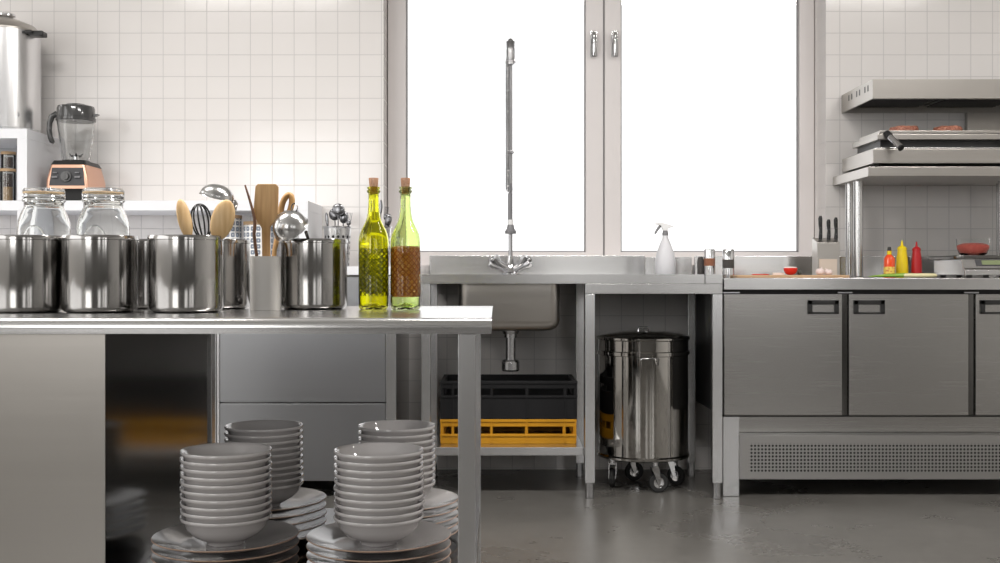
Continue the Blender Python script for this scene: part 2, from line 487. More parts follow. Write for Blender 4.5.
# side windows' frames, out of view
def simple_window(name, axis, a0, a1, z0, z1, p):
    w = bpy.data.objects.new(name, None); C.objects.link(w); w['kind'] = 'structure'
    w.location = ((p, (a0 + a1) / 2, z0) if axis == 'y' else ((a0 + a1) / 2, p, z0))
    b = B()
    def bar(u0, u1, v0, v1):
        if axis == 'y': b.box(p - .03, p + .03, u0, u1, v0, v1)
        else: b.box(u0, u1, p - .03, p + .03, v0, v1)
    m = (a0 + a1) / 2
    for u in (a0, m - .03, a1 - .06): bar(u, u + .06, z0, z1)
    bar(a0, a1, z0, z0 + .06); bar(a0, a1, z1 - .06, z1)
    obj('window_frame', b, 'frame', w)
for i, w in enumerate(LW): simple_window('window_%d' % (i + 2), 'y', w[0], w[1], LZ[0], LZ[1], XL - .1)
for i, w in enumerate(RW): simple_window('window_%d' % (i + 4), 'x', w[0], w[1], w[2], w[3], YB - .1)

# ------------------------------------------------------------------ sink table
D1 = 4.5
SX0, SXM, SX1 = PX(421.5, D1), PX(585, D1), PX(722.5, D1)
ZT = .9065
t = thing('sink_table', 'long stainless steel sink table standing under the bright window', 'sink table', ((SX0 + SX1) / 2, D1, 0))
bx0, bx1, by0, by1 = PX(458, 4.56), PX(560.5, 4.56), 4.56, 4.96
zl = ZT - .037
b = B(); g = .0
b.box(SX0, bx0 + .004, D1, 5.17, zl, ZT); b.box(bx1 - .004, SX1, D1, 5.17, zl, ZT)
b.box(bx0 + .004, bx1 - .004, D1, by0 + .004, zl, ZT); b.box(bx0 + .004, bx1 - .004, by1 - .004, 5.17, zl, ZT)
obj('worktop', b, 'steel_x', t)
b = B(); b.box(PX(429.5, 5.165), PX(645, 5.16), 5.165, 5.195, ZT - .03, PZ(255.5, 5.16), .003); obj('backsplash', b, 'steel_x', t)
b = B(); b.box(PX(645, 5.16) + .002, SX1 - .004, 5.168, 5.195, ZT - .03, PZ(257, 5.16), .003); obj('backsplash', b, 'steel_x', t)
b = B(); b.box(PX(705, D1) - .0015, PX(705, D1) + .0015, D1 - .001, D1 + .6, zl, ZT + .0006); obj('seam', b, 'darkgap', t)
b = B(); b.box(SXM, SX1, D1 - .002, D1 + .03, PZ(294, D1), zl - .001, .002); b.box(SX1 - .03, SX1, D1 + .03, 5.1, PZ(294, D1), zl - .001, .002); obj('apron', b, 'steel_x', t)
def leg(x0, x1, y0, y1, par, ztop=None, foot=.065):
    b = B(); b.box(x0, x1, y0, y1, foot, ztop if ztop else zl, .002)
    l = obj('leg', b, 'steel_z', par)
    b = B(); cx, cy = (x0 + x1) / 2, (y0 + y1) / 2
    b.lathe([(0, 0), (.017, 0), (.0175, .004), (.0165, .012), (.0165, foot + .002), (0, foot + .002)], (cx, cy, 0), 20); obj('foot', b, 'chrome_soft', l)
    return l
za = PZ(294, D1) - .001
leg(SXM, SXM + .04, D1, D1 + .04, t, za); leg(SX1 - .04, SX1, D1, D1 + .04, t, za)
leg(SX0, SX0 + .035, D1 + .004, D1 + .04, t)
leg(PX(429.5, 4.98), PX(437.3, 4.98), 4.98, 5.015, t); leg(PX(576, 4.98), PX(584, 4.98), 4.98, 5.015, t)
leg(PX(688, 5.0) , PX(695.5, 5.0), 5.0, 5.035, t)
b = B(); zs = PZ(447.3, 4.56); b.box(SX0 + .036, PX(583.5, 4.56), 4.56, 4.979, zs - .034, zs, .003); obj('lower_shelf', b, 'steel_z', t)
# basin
def rrect(x0, x1, y0, y1, r, n=6):
    out = []
    for cx, cy, a0 in ((x1 - r, y1 - r, 0), (x0 + r, y1 - r, 90), (x0 + r, y0 + r, 180), (x1 - r, y0 + r, 270)):
        for k in range(n + 1):
            a = math.radians(a0 + 90 * k / n); out.append((cx + r * math.cos(a), cy + r * math.sin(a)))
    return out
def loft(b, loops, cap0=False, cap1=False):
    rings = [[b.bm.verts.new((x, y, z)) for x, y in lp] for lp, z in loops]
    for a, c in zip(rings, rings[1:]):
        n = len(a)
        for i in range(n): b._mark([b.bm.faces.new((a[i], a[(i + 1) % n], c[(i + 1) % n], c[i]))])
    if cap0: b._mark([b.bm.faces.new(rings[0][::-1])])
    if cap1: b._mark([b.bm.faces.new(rings[-1])])
b = B(); zb = PZ(331.5, 4.56)
lo = [(rrect(bx0 + i, bx1 - i, by0 + i, by1 - i, .045), z) for i, z in ((.0, zl - .0005), (.0, zb + .045), (.004, zb + .03), (.014, zb + .013), (.03, zb + .003), (.05, zb))]
hi = [(rrect(bx0 + i, bx1 - i, by0 + i, by1 - i, .043), z) for i, z in ((.055, zb + .004), (.033, zb + .007), (.017, zb + .017), (.007, zb + .034), (.004, zb + .05), (.004, zl - .0005))]
loft(b, lo + hi); b.bm.faces.ensure_lookup_table()
n = len(lo[0][0]); vv = list(b.bm.verts)
ra, rb_ = vv[5 * n:6 * n], vv[6 * n:7 * n]
b2 = B(); loft(b2, lo, cap1=True); loft(b2, hi, cap0=True); b.bm.free()
obj('basin', b2, 'steel_soft', t)
b = B(); dx, dy = PX(510.5, 4.76), 4.76
b.cyl((dx, dy, zb - .02), (dx, dy, zb + .001), .032, .04); b.cyl((dx, dy, zb - .13), (dx, dy, zb - .02), .021)
b.cyl((dx, dy, zb - .035), (dx, dy, zb - .02), .027)
b.lathe([(0, -.178), (.034, -.178), (.038, -.172), (.038, -.14), (.034, -.132), (.022, -.128), (0, -.128)], (dx, dy, zb), 32)
obj('drain_pipe', b, 'chrome_soft', t, sharp=20)

# pre-rinse tap
fx, fy = PX(510.5, 5.06), 5.06
Z = lambda y: PZ(y, fy)
t = thing('pre_rinse_tap', 'tall chrome spray tap with coiled hose rising behind the sink', 'tap', (fx, fy, ZT))
b = B(); b.lathe([(0, 0), (.045, 0), (.045, .006), (.03, .012), (.022, .03), (.016, .05), (.013, .085), (0, .085)], (fx, fy, ZT), 28)
for sg in (-1, 1): b.cyl((fx, fy, ZT + .02), (fx + sg * .055, fy - .02, ZT + .052), .012, .014)
obj('tap_body', b, 'chrome', t)
for sg in (-1, 1):
    b = B(); p0 = Vector((fx + sg * .012, fy - .012, ZT + .012)); p1 = Vector((fx + sg * .082, fy - .03, ZT + .066)); ax = (p1 - p0).normalized()
    u = Vector((-ax.z * sg, 0, ax.x * sg)).normalized(); v = ax.cross(u)
    rings = []
    for f, r_ in ((0, .008), (.3, .011), (.62, .024), (.86, .036), (1, .034)):
        ring = []
        for k in range(16):
            a = 2 * PI * k / 16; q = r_ * ((1, .8, .42, .8)[k % 4] if f > .2 else 1)
            ring.append(b.bm.verts.new(p0 + (p1 - p0) * f + (u * math.cos(a + .35) + v * math.sin(a + .35)) * q))
        rings.append(ring)
    for r0_, r1_ in zip(rings, rings[1:]):
        for k in range(16): b.bm.faces.new((r0_[k], r0_[(k + 1) % 16], r1_[(k + 1) % 16], r1_[k]))
    b.bm.faces.new(rings[0][::-1]); b.bm.faces.new(rings[-1])
    b.ball(p1 + ax * .002, .012)
    obj('cross_handle', b, 'hose_steel', t)
b = B(); b.cyl((fx, fy, ZT + .08), (fx, fy, Z(62)), .0095, None, 16); b.cyl((fx, fy, Z(62)), (fx, fy, Z(58)), .014); b.cyl((fx, fy, Z(154)), (fx, fy, Z(150)), .013); obj('riser_pipe', b, 'hose_steel', t)
b = B(); path = []
N = 1500; hz0, hz1 = Z(190), Z(60)
for i in range(N):
    u = i / (N - 1); a = u * 2 * PI * 75
    path.append((fx - .013 + .0095 * math.cos(a), fy - .024 + .0095 * math.sin(a), hz0 + (hz1 - hz0) * u))
b.tube(path, .0022, 5)
b.tube([(fx - .013, fy - .024, hz0 - .01), (fx - .013, fy - .024, hz1)], .007, 10)
obj('hose', b, 'hose_steel', t)
b = B(); path = []
for i in range(420):
    u = i / 419; th = u * PI; cy_, cz_ = fy - .011, Z(50)
    yy = cy_ + .0 + .014 * math.cos(PI - th) * 1; zz = (Z(62) + (cz_ - Z(62)) * min(1, u * 3)) if u < .333 else (cz_ + .036 * math.sin((u - .333) / .334 * PI) if u < .667 else cz_ - (cz_ - Z(62)) * (u - .667) * 3)
    yy = fy - .024 if u < .333 else (fy - .024 + .024 * (1 - math.cos((u - .333) / .334 * PI)) / 2 if u < .667 else fy)
    a = u * 2 * PI * 26
    path.append((fx + .018 * math.cos(a), yy + .009 * math.sin(a), zz))
b.tube(path, .0024, 5)
core = [(fx, fy - .024, Z(62)), (fx, fy - .025, Z(54)), (fx, fy - .022, Z(46)), (fx, fy - .012, Z(41.5)), (fx, fy - .002, Z(46)), (fx, fy, Z(54)), (fx, fy, Z(62))]
b.tube(core, .0125, 12); obj('spring_loop', b, 'hose_steel', t)
b = B(); b.box(fx - .024, fx + .024, fy - .03, fy + .006, Z(64), Z(60.5), .003); b.cyl((fx, fy - .03, Z(66)), (fx, fy - .03, Z(62)), .016); obj('hose_bracket', b, 'chrome_soft', t)
b = B(); b.box(fx - .014, fx + .016, fy - .03, fy + .004, Z(154), Z(151), .002); obj('hose_guide', b, 'chrome_soft', t)
b = B(); vx, vy = fx, fy - .024
b.cyl((vx - .002, vy, Z(222)), (vx - .002, vy, Z(194)), .0105); b.tube([(vx - .004, vy - .002, Z(194)), (vx + .006, vy - .012, Z(190)), (vx + .002, vy - .012, Z(184))], .004, 8)
obj('spray_grip', b, 'grey_plastic', t)
b = B(); b.lathe([(0, Z(234)), (.025, Z(234)), (.026, Z(231.5)), (.018, Z(229)), (.014, Z(225)), (0, Z(225))], (vx, vy, 0), 24); obj('spray_head', b, 'grey_plastic', t)
b = B(); b.cyl((vx, vy, Z(225)), (vx, vy, Z(220)), .013); obj('spray_collar', b, 'white_plastic', t)

# crates under the sink
def crate(name, label, mat, z0, z1, x0, x1, y0, y1, rows, group):
    b = B(); th = .018
    H = z1 - z0
    b.box(x0 + .01, x1 - .01, y0 + .01, y1 - .01, z0, z0 + .012)
    # slotted walls: horizontal bands + posts
    sl0, sl1 = z0 + H * rows[0], z0 + H * rows[1]
    for (ya, yb) in ((y0, y0 + th), (y1 - th, y1)):
        b.box(x0, x1, ya, yb, z0, sl0, .002); b.box(x0, x1, ya, yb, sl1, z1, .002)
        W = x1 - x0
        for f0, f1 in ((0, .022), (.08, .1), (.365, .385), (.622, .645), (.9, .92), (.978, 1)): b.box(x0 + f0 * W, x0 + f1 * W, ya, yb, sl0 - .001, sl1 + .001)
        b.box(x0 + .02, x1 - .02, ya + th * .7, yb - .001 if ya == y0 else yb - th * .6, sl0 - .002, sl1 + .002) if rows[2] else None
    for (xa, xb) in ((x0, x0 + th), (x1 - th, x1)):
        b.box(xa, xb, y0 + th, y1 - th, z0, sl0, .002); b.box(xa, xb, y0 + th, y1 - th, sl1, z1, .002)
        D = y1 - y0
        for f in (.08, .36, .6, .9): b.box(xa, xb, y0 + f * D, y0 + (f + .03) * D, sl0 - .001, sl1 + .001)
    # ribs on the front
    W = x1 - x0
    for f in (0, .085, .37, .63, .91): b.box(x0 + f * W, x0 + f * W + .006, y0 - .004, y0 + .002, z0 + .004, z1 - .004)
    b.box(x1 - .006, x1, y0 - .004, y0 + .002, z0 + .004, z1 - .004)
    b.box(x0 - .002, x1 + .002, y0 - .005, y0 + .002, z1 - .012, z1, .002); b.box(x0 - .002, x1 + .002, y0 - .005, y0 + .002, sl0 - .01, sl0, .002)
    o = obj(name, b, mat); tag(o, label, 'crate', group); return o
cx0, cx1 = PX(440.5, 4.65), PX(577, 4.65)
zo0 = zs; zo1 = PZ(419, 4.65); zk1 = PZ(381, 4.65)
crate('plastic_crate', 'orange slotted plastic crate on the shelf below the sink, underneath the black one', 'crate_orange', zo0, zo1 - .001, cx0, cx1 - .003, 4.65, 4.965, (.4, .7, 0), 'crates under the sink')
crate('plastic_crate', 'black plastic crate stacked on top of the orange crate below the sink', 'crate_black', zo1, zk1, cx0, cx1, 4.648, 4.968, (.62, .8, 0), 'crates under the sink')

# waste bin on castors
bx, by, br = PX(643.0, 4.78), 4.78, .194
Zb = lambda y: PZ(y, 4.78)
t = thing('waste_bin', 'round shiny steel waste bin on castors under the steel table', 'waste bin', (bx, by, 0))
b = B(); zb0, zb1 = .132, PZ(340, 4.59)
b.lathe([(0, zb0), (br - .006, zb0), (br + .002, zb0 + .004), (br + .003, zb0 + .012), (br - .003, zb0 + .018), (br - .003, PZ(356, 4.59) - .006), (br + .004, PZ(356, 4.59) - .003), (br + .004, PZ(354, 4.59) + .003), (br - .002, PZ(354, 4.59) + .006), (br - .002, zb1 - .008), (0, zb1 - .008)], (bx, by, 0), 96)
obj('bin_body', b, 'bin', t)
b = B(); b.lathe([(0, zb1 - .007), (br, zb1 - .007), (br + .005, zb1 - .004), (br + .005, zb1 + .004), (br, zb1 + .008), (br * .8, zb1 + .018), (br * .5, zb1 + .027), (0, zb1 + .031)], (bx, by, 0), 96)
lid = obj('lid', b, 'bin', t)
b = B(); b.tube([(bx - .02, by, zb1 + .028), (bx - .018, by, zb1 + .042), (bx + .018, by, zb1 + .042), (bx + .02, by, zb1 + .028)], .005, 8); obj('lid_knob', b, 'chrome', lid)
b = B(); hz = PZ(358.5, 4.57); b.tube([(bx - .036, by - br + .002, hz - .03), (bx - .036, by - br - .02, hz - .004), (bx - .03, by - br - .022, hz), (bx + .03, by - br - .022, hz), (bx + .036, by - br - .02, hz - .004), (bx + .036, by - br + .002, hz - .03)], .0035, 8)
obj('carry_handle', b, 'chrome', t)
for k, (ang, tw) in enumerate(((-76, 8), (-165, 90), (104, 10), (14, -38))):
    a = math.radians(ang); qx, qy = bx + .14 * math.cos(a), by + .14 * math.sin(a); wr = .0415
    R = Matrix.Rotation(math.radians(tw), 3, 'Z'); P = lambda x, y, z: Vector((qx, qy, 0)) + R @ Vector((x, y, z))
    b = B(); b.cyl((qx, qy, .105), (qx, qy, .133), .012)
    for s_ in (-1, 1):
        q = [P(-.020, s_ * .0135, .104), P(.012, s_ * .0135, .104), P(.020, s_ * .0135, .040), P(.008, s_ * .0135, .036)]
        q2 = [p + R @ Vector((0, s_ * .003, 0)) for p in q]
        va = [b.bm.verts.new(p) for p in q]; vb = [b.bm.verts.new(p) for p in q2]
        b.bm.faces.new(va); b.bm.faces.new(vb[::-1])
        for i in range(4): b.bm.faces.new((va[i], va[(i + 1) % 4], vb[(i + 1) % 4], vb[i]))
    b.cyl(P(0, -.017, .104), P(0, .017, .104), .01)
    cst = obj('castor', b, 'chrome', t)
    b = B(); c = P(.013, 0, wr); axis = R @ Vector((0, 1, 0))
    m = Matrix.Translation(c) @ axis.to_track_quat('Z', 'Y').to_matrix().to_4x4()
    b.lathe([(0, -.009), (.022, -.009), (.028, -.011), (.038, -.010), (wr, -.004), (wr, .004), (.038, .010), (.028, .011), (.022, .009), (0, .009)], seg=32, mat=m, mis=[1, 0, 0, 0, 0, 0, 0, 0, 1])
    obj('wheel', b, ['rubber', 'chrome'], cst)

# ------------------------------------------------------------------ refrigerated counter (right)
FX0, FX1, FD = SX1 + .006, 2.52, 4.52
t = thing('refrigerated_counter', 'low steel refrigerated counter with dark recessed handles right of the bin', 'fridge counter', ((FX0 + FX1) / 2, FD, 0))
b = B(); zc0, zc1 = PZ(290, D1), PZ(278, D1)
b.box(FX0, FX1, D1, 5.165, zc0, zc1, .003); obj('worktop', b, 'steel_x', t)
b = B(); b.box(FX0, FX1, 5.166, 5.195, zc0, PZ(256, 5.17), .004); obj('backsplash', b, 'steel_x', t)
b = B(); b.box(FX0 + .005, FX1, FD + .04, 5.16, .325, zc0 - .0005); obj('body', b, 'darkgap', t)
zd0, zd1 = PZ(415.5, FD), PZ(294, FD)
edges = [(724.3, 842), (849, 968.5), (975.7, 1095)]
for i, (a, c) in enumerate(edges):
    x0, x1 = PX(a, FD), PX(c, FD)
    b = B(); b.box(x0, x1, FD, FD + .038, zd0, zd1, .003); dr = obj('door', b, 'steel_door', t)
    ha, hb = (807.5, 838.5) if i == 0 else ((853.5, 884.5) if i == 1 else (980, 1011))
    hx0, hx1, h0, h1 = PX(ha, FD), PX(hb, FD), PZ(314, FD), PZ(300, FD)
    b = B(); w = .019
    b.box(hx0, hx1, FD - .008, FD + .001, h1 - w, h1, .002); b.box(hx0, hx1, FD - .008, FD + .001, h0, h0 + .009, .002)
    b.box(hx0, hx0 + w, FD - .008, FD + .001, h0, h1, .002); b.box(hx1 - w, hx1, FD - .008, FD + .001, h0, h1, .002)
    hd = obj('handle', b, 'black', dr)
    b = B(); b.box(hx0 + w, hx1 - w, FD - .0025, FD + .0005, h0 + .008, h1 - w); obj('handle_plate', b, 'steel_door', hd)
for i, x in enumerate((845.5, 972.2)):
    b = B(); b.box(PX(x, FD) - .012, PX(x, FD) + .012, FD + .012, FD + .0395, zd0, zd1, .002); obj('stile', b, 'steel_dark', t)
    b = B(); b.box(PX(x, FD) - .03, PX(x, FD) + .03, FD + .005, FD + .039, zd1 + .003, zd1 + .008); obj('hinge', b, 'chrome_soft', t)
b = B(); b.box(PX(735, FD) - .05, PX(735, FD) + .02, FD + .005, FD + .039, zd1 + .003, zd1 + .008); obj('hinge', b, 'chrome_soft', t)
b = B(); b.box(PX(723, 4.56), PX(739.3, 4.56), 4.56, 4.66, 0, zd0 - .004, .003); obj('foot', b, 'steel_z', t)
b = B(); b.box(2.40, 2.46, 4.56, 4.66, 0, zd0 - .004, .003); obj('foot', b, 'steel_z', t)
b = B(); b.box(PX(739.6, 4.56) + .002, FX1, 4.64, 5.12, .09, .324); obj('compressor_box', b, 'steel_door', t)
vx0, vz0, vz1 = PX(739.6, 4.55), PZ(479.5, 4.55), PZ(435.5, 4.55)
M['vent'] = holes_mat('perforated_vent_steel', (.50, .49, .48), .01445, .33, -((FX1 - vx0) / 2) + .038, 2, .03, .148)
b = B(); b.box(vx0, FX1, 4.55, 4.63, vz0, vz1, .002); obj('vent_panel', b, 'vent', t)
ZR = zc1

# ------------------------------------------------------------------ overshelf + grill + hood
t = thing('overshelf', 'steel shelf on round posts above the fridge counter carrying the grill', 'shelf', (2.1, 4.95, ZR))
sx = 1.564; sz0, sz1 = 1.319, 1.3600
b = B(); b.box(sx, 2.7, 4.694, 5.19, sz0, sz1, .003); obj('shelf_board', b, 'steel_soft', t)
for (px_, d_) in ((858.3, 4.93), (849.5, 5.06)):
    b = B(); x = PX(px_, d_); r = .0205 if d_ < 5 else .0175
    b.lathe([(0, ZR), (.026, ZR), (.026, ZR + .004), (r, ZR + .008), (r, sz0), (0, sz0)], (x, d_, 0), 28); obj('post', b, 'ladle', t)
for d_, xr in ((4.93, 2.235), (5.06, 2.285)):
    b = B(); b.lathe([(0, ZR), (.026, ZR), (.026, ZR + .004), (.0185, ZR + .008), (.0185, sz0), (0, sz0)], (xr, d_, 0), 28); obj('post', b, 'ladle', t)

gx0, gf = 1.594, 4.72
t = thing('contact_grill', 'steel contact grill with raised lid and chrome handle on the overshelf', 'grill', (2.1, 4.93, sz1))
b = B(); b.box(gx0, 2.66, gf, 5.147, 1.376, 1.4388, .004); obj('lower_body', b, 'steel_soft', t)
for x in (gx0 + .03, 2.6):
    for y in (gf + .04, 5.1):
        b = B(); b.cyl((x, y, sz1), (x, y, 1.377), .014); obj('foot', b, 'rubber', t)
b = B(); b.box(gx0 + .016, 2.64, gf + .002, 5.12, 1.4388, 1.444, .001); obj('grill_plate', b, 'steel_x', t)
b = B(); b.box(gx0 + .04, 2.62, gf + .03, 5.05, 1.444, 1.477); obj('rib_block', b, 'black', t)
b = B(); b.box(1.612, 2.64, gf, 5.057, 1.476, 1.502, .004); ld = obj('grill_lid', b, 'steel_soft', t)
b = B(); b.box(1.622, 2.63, gf + .003, 4.99, 1.503, 1.5155, .002); obj('lid_tray', b, 'steel_soft', ld)
for x in (PX(888, 4.70), PX(1007, 4.70)):
    b = B(); p0 = Vector((x, gf + .002, 1.504)); p1 = Vector((x + .036, 4.655, 1.437))
    b.cyl(p0, p0 + (p1 - p0) * .25, .015, .0155); q = p0 + (p1 - p0) * .25
    h = obj('lid_handle', b, 'black', ld)
    b = B(); b.cyl(q, p1, .0125, .013); obj('grip', b, 'chrome', h)
    b = B(); b.cyl(p1, p1 + (p1 - p0) * .08, .0145); obj('end_cap', b, 'black', h)
for i, (x, lab) in enumerate(((904, 'raw brown burger patty lying nearer the left end on top of the grill'), (947.5, 'raw brown burger patty lying further right on top of the grill'))):
    b = B(); X = PX(x, 4.82); z = 1.5157
    prof = [(0, 0), (.05, 0), (.06, .006), (.061, .016), (.054, .025), (.03, .029), (0, .0295)]
    b.lathe(prof, (X, 4.82, z), 32)
    for v in b.bm.verts:
        v.co.x = X + (v.co.x - X) * random.uniform(.93, 1.05); v.co.z += random.uniform(-.0015, .003) if v.co.z > z + .01 else 0
    o = obj('burger_patty', b, 'patty'); tag(o, lab, 'burger patty', 'raw burger patties')

t = thing('extractor_hood', 'wide steel extractor hood with slotted side hanging above the grill', 'extractor hood', (2.1, 4.98, 1.6576))
hx0, hf, hz0, hz1 = 1.607, 4.765, 1.6576, 1.7395
b = B(); th = .008
b.box(hx0, hx0 + th, hf + th, 5.195, hz0, hz1); b.box(hx0, 2.7, hf, hf + th, hz0, hz1); b.box(2.7 - th, 2.7, hf + th, 5.195, hz0, hz1)
b.box(hx0 + th, 2.7 - th, hf + th, 5.195, hz1 - th, hz1); b.box(hx0 + th, 2.7 - th, 5.187, 5.195, hz0, hz1 - th)
b.box(hx0 + th, 2.7 - th, hf + th, hf + .025, hz0, hz0 + .006); obj('canopy', b, 'steel_soft', t)
b = B()
for k, y in enumerate((4.82, 4.86, 4.93, 4.97, 5.04, 5.08)):
    b.box(hx0 - .0008, hx0 + .002, y, y + .012, hz0 + .04, hz0 + .066)
obj('side_slots', b, 'black', t)
b = B()
for k in range(3):
    x0 = hx0 + .02 + k * .355
    b.box(x0, x0 + .345, hf + .05, 5.17, hz0 + .03, hz0 + .045, .003)
    for q in range(12): b.box(x0 + .02, x0 + .325, hf + .07 + q * .032, hf + .083 + q * .032, hz0 + .025, hz0 + .032)
obj('grease_filter', b, 'darkgap', t)
b = B(); b.box(PX(967, 5.17), 2.7, 5.165, 5.195, 1.45, hz0 - .0005, .002); obj('rear_panel', b, 'steel_soft', t)

# ------------------------------------------------------------------ things on the right counter
b = B(); x0, x1 = PX(735, 4.6), PX(848, 4.6)
b.prism(rrect(x0, x1, 4.56, 4.86, .02), 'z', ZR, ZR + .012, .0025); o = obj('cutting_board', b, 'wood_board'); tag(o, 'thin wooden cutting board with tomato slices lying on the right counter', 'cutting board')
ZBd = ZR + .012
for i, (x, d, lab) in enumerate(((757, 4.66, 'left of the two red tomato slices on the wooden cutting board'), (764, 4.70, 'right of the two red tomato slices on the wooden cutting board'))):
    t = thing('tomato_slice', lab, 'tomato slice', (PX(x, d), d, ZBd), 'tomato slices on the board')
    b = B(); b.lathe([(0, 0), (.02, 0), (.0225, .002), (.02, .0045), (0, .0045)], (PX(x, d), d, ZBd), 24); obj('slice', b, 'tomato', t)
t = thing('cheese_slices', 'small pale cheese wedge beside the tomato slices on the cutting board', 'cheese', (PX(777, 4.7), 4.7, ZBd))
b = B(); b.prism([(PX(772, 4.7), 4.68), (PX(784, 4.7), 4.69), (PX(783, 4.7), 4.74), (PX(774, 4.7), 4.74)], 'z', ZBd, ZBd + .01, .002); obj('wedge', b, 'flesh', t)
t = thing('tomato_half', 'bright red halved tomato with pale cut face on the cutting board', 'tomato', (PX(790.5, 4.68), 4.68, ZBd))
b = B(); b.lathe([(0, 0), (.012, .001), (.021, .007), (.027, .016), (.029, .026), (.028, .030), (0, .030)], (PX(790.5, 4.68), 4.68, ZBd), 32); obj('tomato_skin', b, 'tomato', t)
b = B(); b.lathe([(0, .0302), (.0265, .0302), (.024, .034), (0, .035)], (PX(790.5, 4.68), 4.68, ZBd), 32); obj('cut_face', b, 'flesh', t)
b = B(); b.ball((PX(799.5, 4.69), 4.69, ZBd + .0095), .0085, .0085, .0095, 16); b.cyl((PX(799.5, 4.69), 4.69, ZBd + .017), (PX(799.5, 4.69) + .002, 4.69, ZBd + .023), .002, .001, 8)
o = obj('olive', b, pm('dark_olive', (.05, .06, .05), 0, .25)); tag(o, 'small dark olive beside the red halved tomato', 'olive')
for i, (x, d, rz_, lab) in enumerate(((820, 4.66, .3, 'left garlic bulb in front of the knife block'), (828.5, 4.66, -.5, 'right garlic bulb in front of the knife block'))):
    b = B(); c = (PX(x, d), d, ZBd); rr = .017 if i == 0 else .0145
    for k in range(6):
        a = k * PI / 3; b.ball((c[0] + .007 * math.cos(a), c[1] + .007 * math.sin(a), c[2] + rr * .8), rr * .68, rr * .68, rr * .8, 14)
    b.cyl((c[0], c[1], c[2] + rr * 1.2), (c[0] + rz_ * .03, c[1], c[2] + rr * 1.9), .005, .002, 8)
    o = obj('garlic_bulb', b, 'garlic'); tag(o, lab, 'garlic', 'garlic bulbs')
# knife block
kd = 4.90; t = thing('knife_block', 'brushed steel knife block holding three black knives at window corner', 'knife block', (PX(828, kd), kd, ZR))
b = B(); x0, x1 = PX(817.5, kd), PX(840, kd); zt = PZ(242.5, kd)
b.prism([(kd, ZR), (kd + .085, ZR), (kd + .085, zt + .024), (kd + .005, zt)], 'x', x0, x1, .002); obj('block', b, 'steel_soft', t)
b = B(); b.box(PX(819.2, kd), PX(837, kd), kd - .0015, kd + .002, ZR + .001, PZ(259, kd)); obj('front_patch', b, pm('pale_tan_patch', (.62, .53, .45), 0, .5), t)  # pale tan rectangle on the lower front of the block
for i, (x, y0, lab) in enumerate(((820.3, 216, 'leftmost black handled knife in the steel block'), (828.5, 219.5, 'middle black handled knife in the steel block'), (835.8, 217.5, 'rightmost black handled knife in the steel block'))):
    X = PX(x, kd + .06); yb = kd + .06; zt0 = PZ(241.5, yb); zt1 = PZ(y0, yb)
    t = thing('kitchen_knife', lab, 'knife', (X, yb, zt0), 'knives in the block')
    b = B(); b.tube([(X, yb, zt0 - .003), (X + .001, yb, zt0 + .02), (X + .002, yb, zt0 + .05), (X, yb, (zt0 + zt1) / 2 + .02), (X - .001, yb - .003, zt1 - .01), (X, yb - .003, zt1)], [.008, .0085, .007, .0085, .009, .0055], 10)
    h = obj('handle', b, 'black', t)
    b = B()
    for f in (.3, .55, .8): b.cyl((X + .001, yb - .0098, zt0 + (zt1 - zt0) * f), (X + .001, yb, zt0 + (zt1 - zt0) * f), .0022, None, 8)
    obj('rivet', b, 'chrome', h)
# sauces
def squeeze(x, ytip, w, d, mat, label):
    X = PX(x, d); s = F / d
    t = thing('squeeze_bottle', label, 'sauce bottle', (X, d, ZR), 'sauce squeeze bottles')
    zt = PZ(ytip, d); r = w / s / 2; H = zt - ZR
    b = B(); b.lathe([(0, 0), (r * .96, 0), (r, .004), (r, H * .3), (r * .88, H * .55), (r * .74, H * .72), (r * .72, H * .74), (0, H * .74)], (X, d, ZR), 28); obj('bottle', b, mat, t)
    b = B(); b.lathe([(0, H * .74), (r * .78, H * .74), (r * .78, H * .80), (r * .5, H * .84), (r * .24, H * .86), (r * .1, H), (0, H)], (X, d, ZR), 24); obj('nozzle', b, mat, t)
squeeze(902, 240.5, 12, 4.78, 'yellow', 'yellow squeeze bottle of mustard between the two red sauces')
squeeze(916.5, 241.5, 10.5, 4.78, 'red', 'dark red squeeze bottle of ketchup right of the yellow one')
hd = 4.72; X = PX(889.3, hd); H = PZ(247, hd) - ZR; r = 5.4 * hd / F
t = thing('hot_sauce_bottle', 'small orange red hot sauce bottle with patterned label left of yellow bottle', 'sauce bottle', (X, hd, ZR))
b = B(); b.lathe([(0, 0), (r, 0), (r, H * .62), (r * .7, H * .70), (r * .38, H * .76), (r * .36, H * .88), (0, H * .88)], (X, hd, ZR), 24); bt = obj('bottle', b, 'hot', t)
b = B(); b.lathe([(r + .0004, H * .05), (r + .0008, H * .05), (r + .0008, H * .36), (r + .0004, H * .36)], (X, hd, ZR), 24); obj('paper_label', b, 'label', bt)
b = B(); b.lathe([(r * .40, H * .76), (r * .42, H * .76), (r * .42, H * .87), (r * .40, H * .87)], (X, hd, ZR), 20); obj('neck_band', b, 'yellow', bt)
b = B(); b.cyl((X, hd, ZR + H * .88), (X, hd, ZR + H), r * .4, r * .3, 16); obj('cap', b, 'black', t)
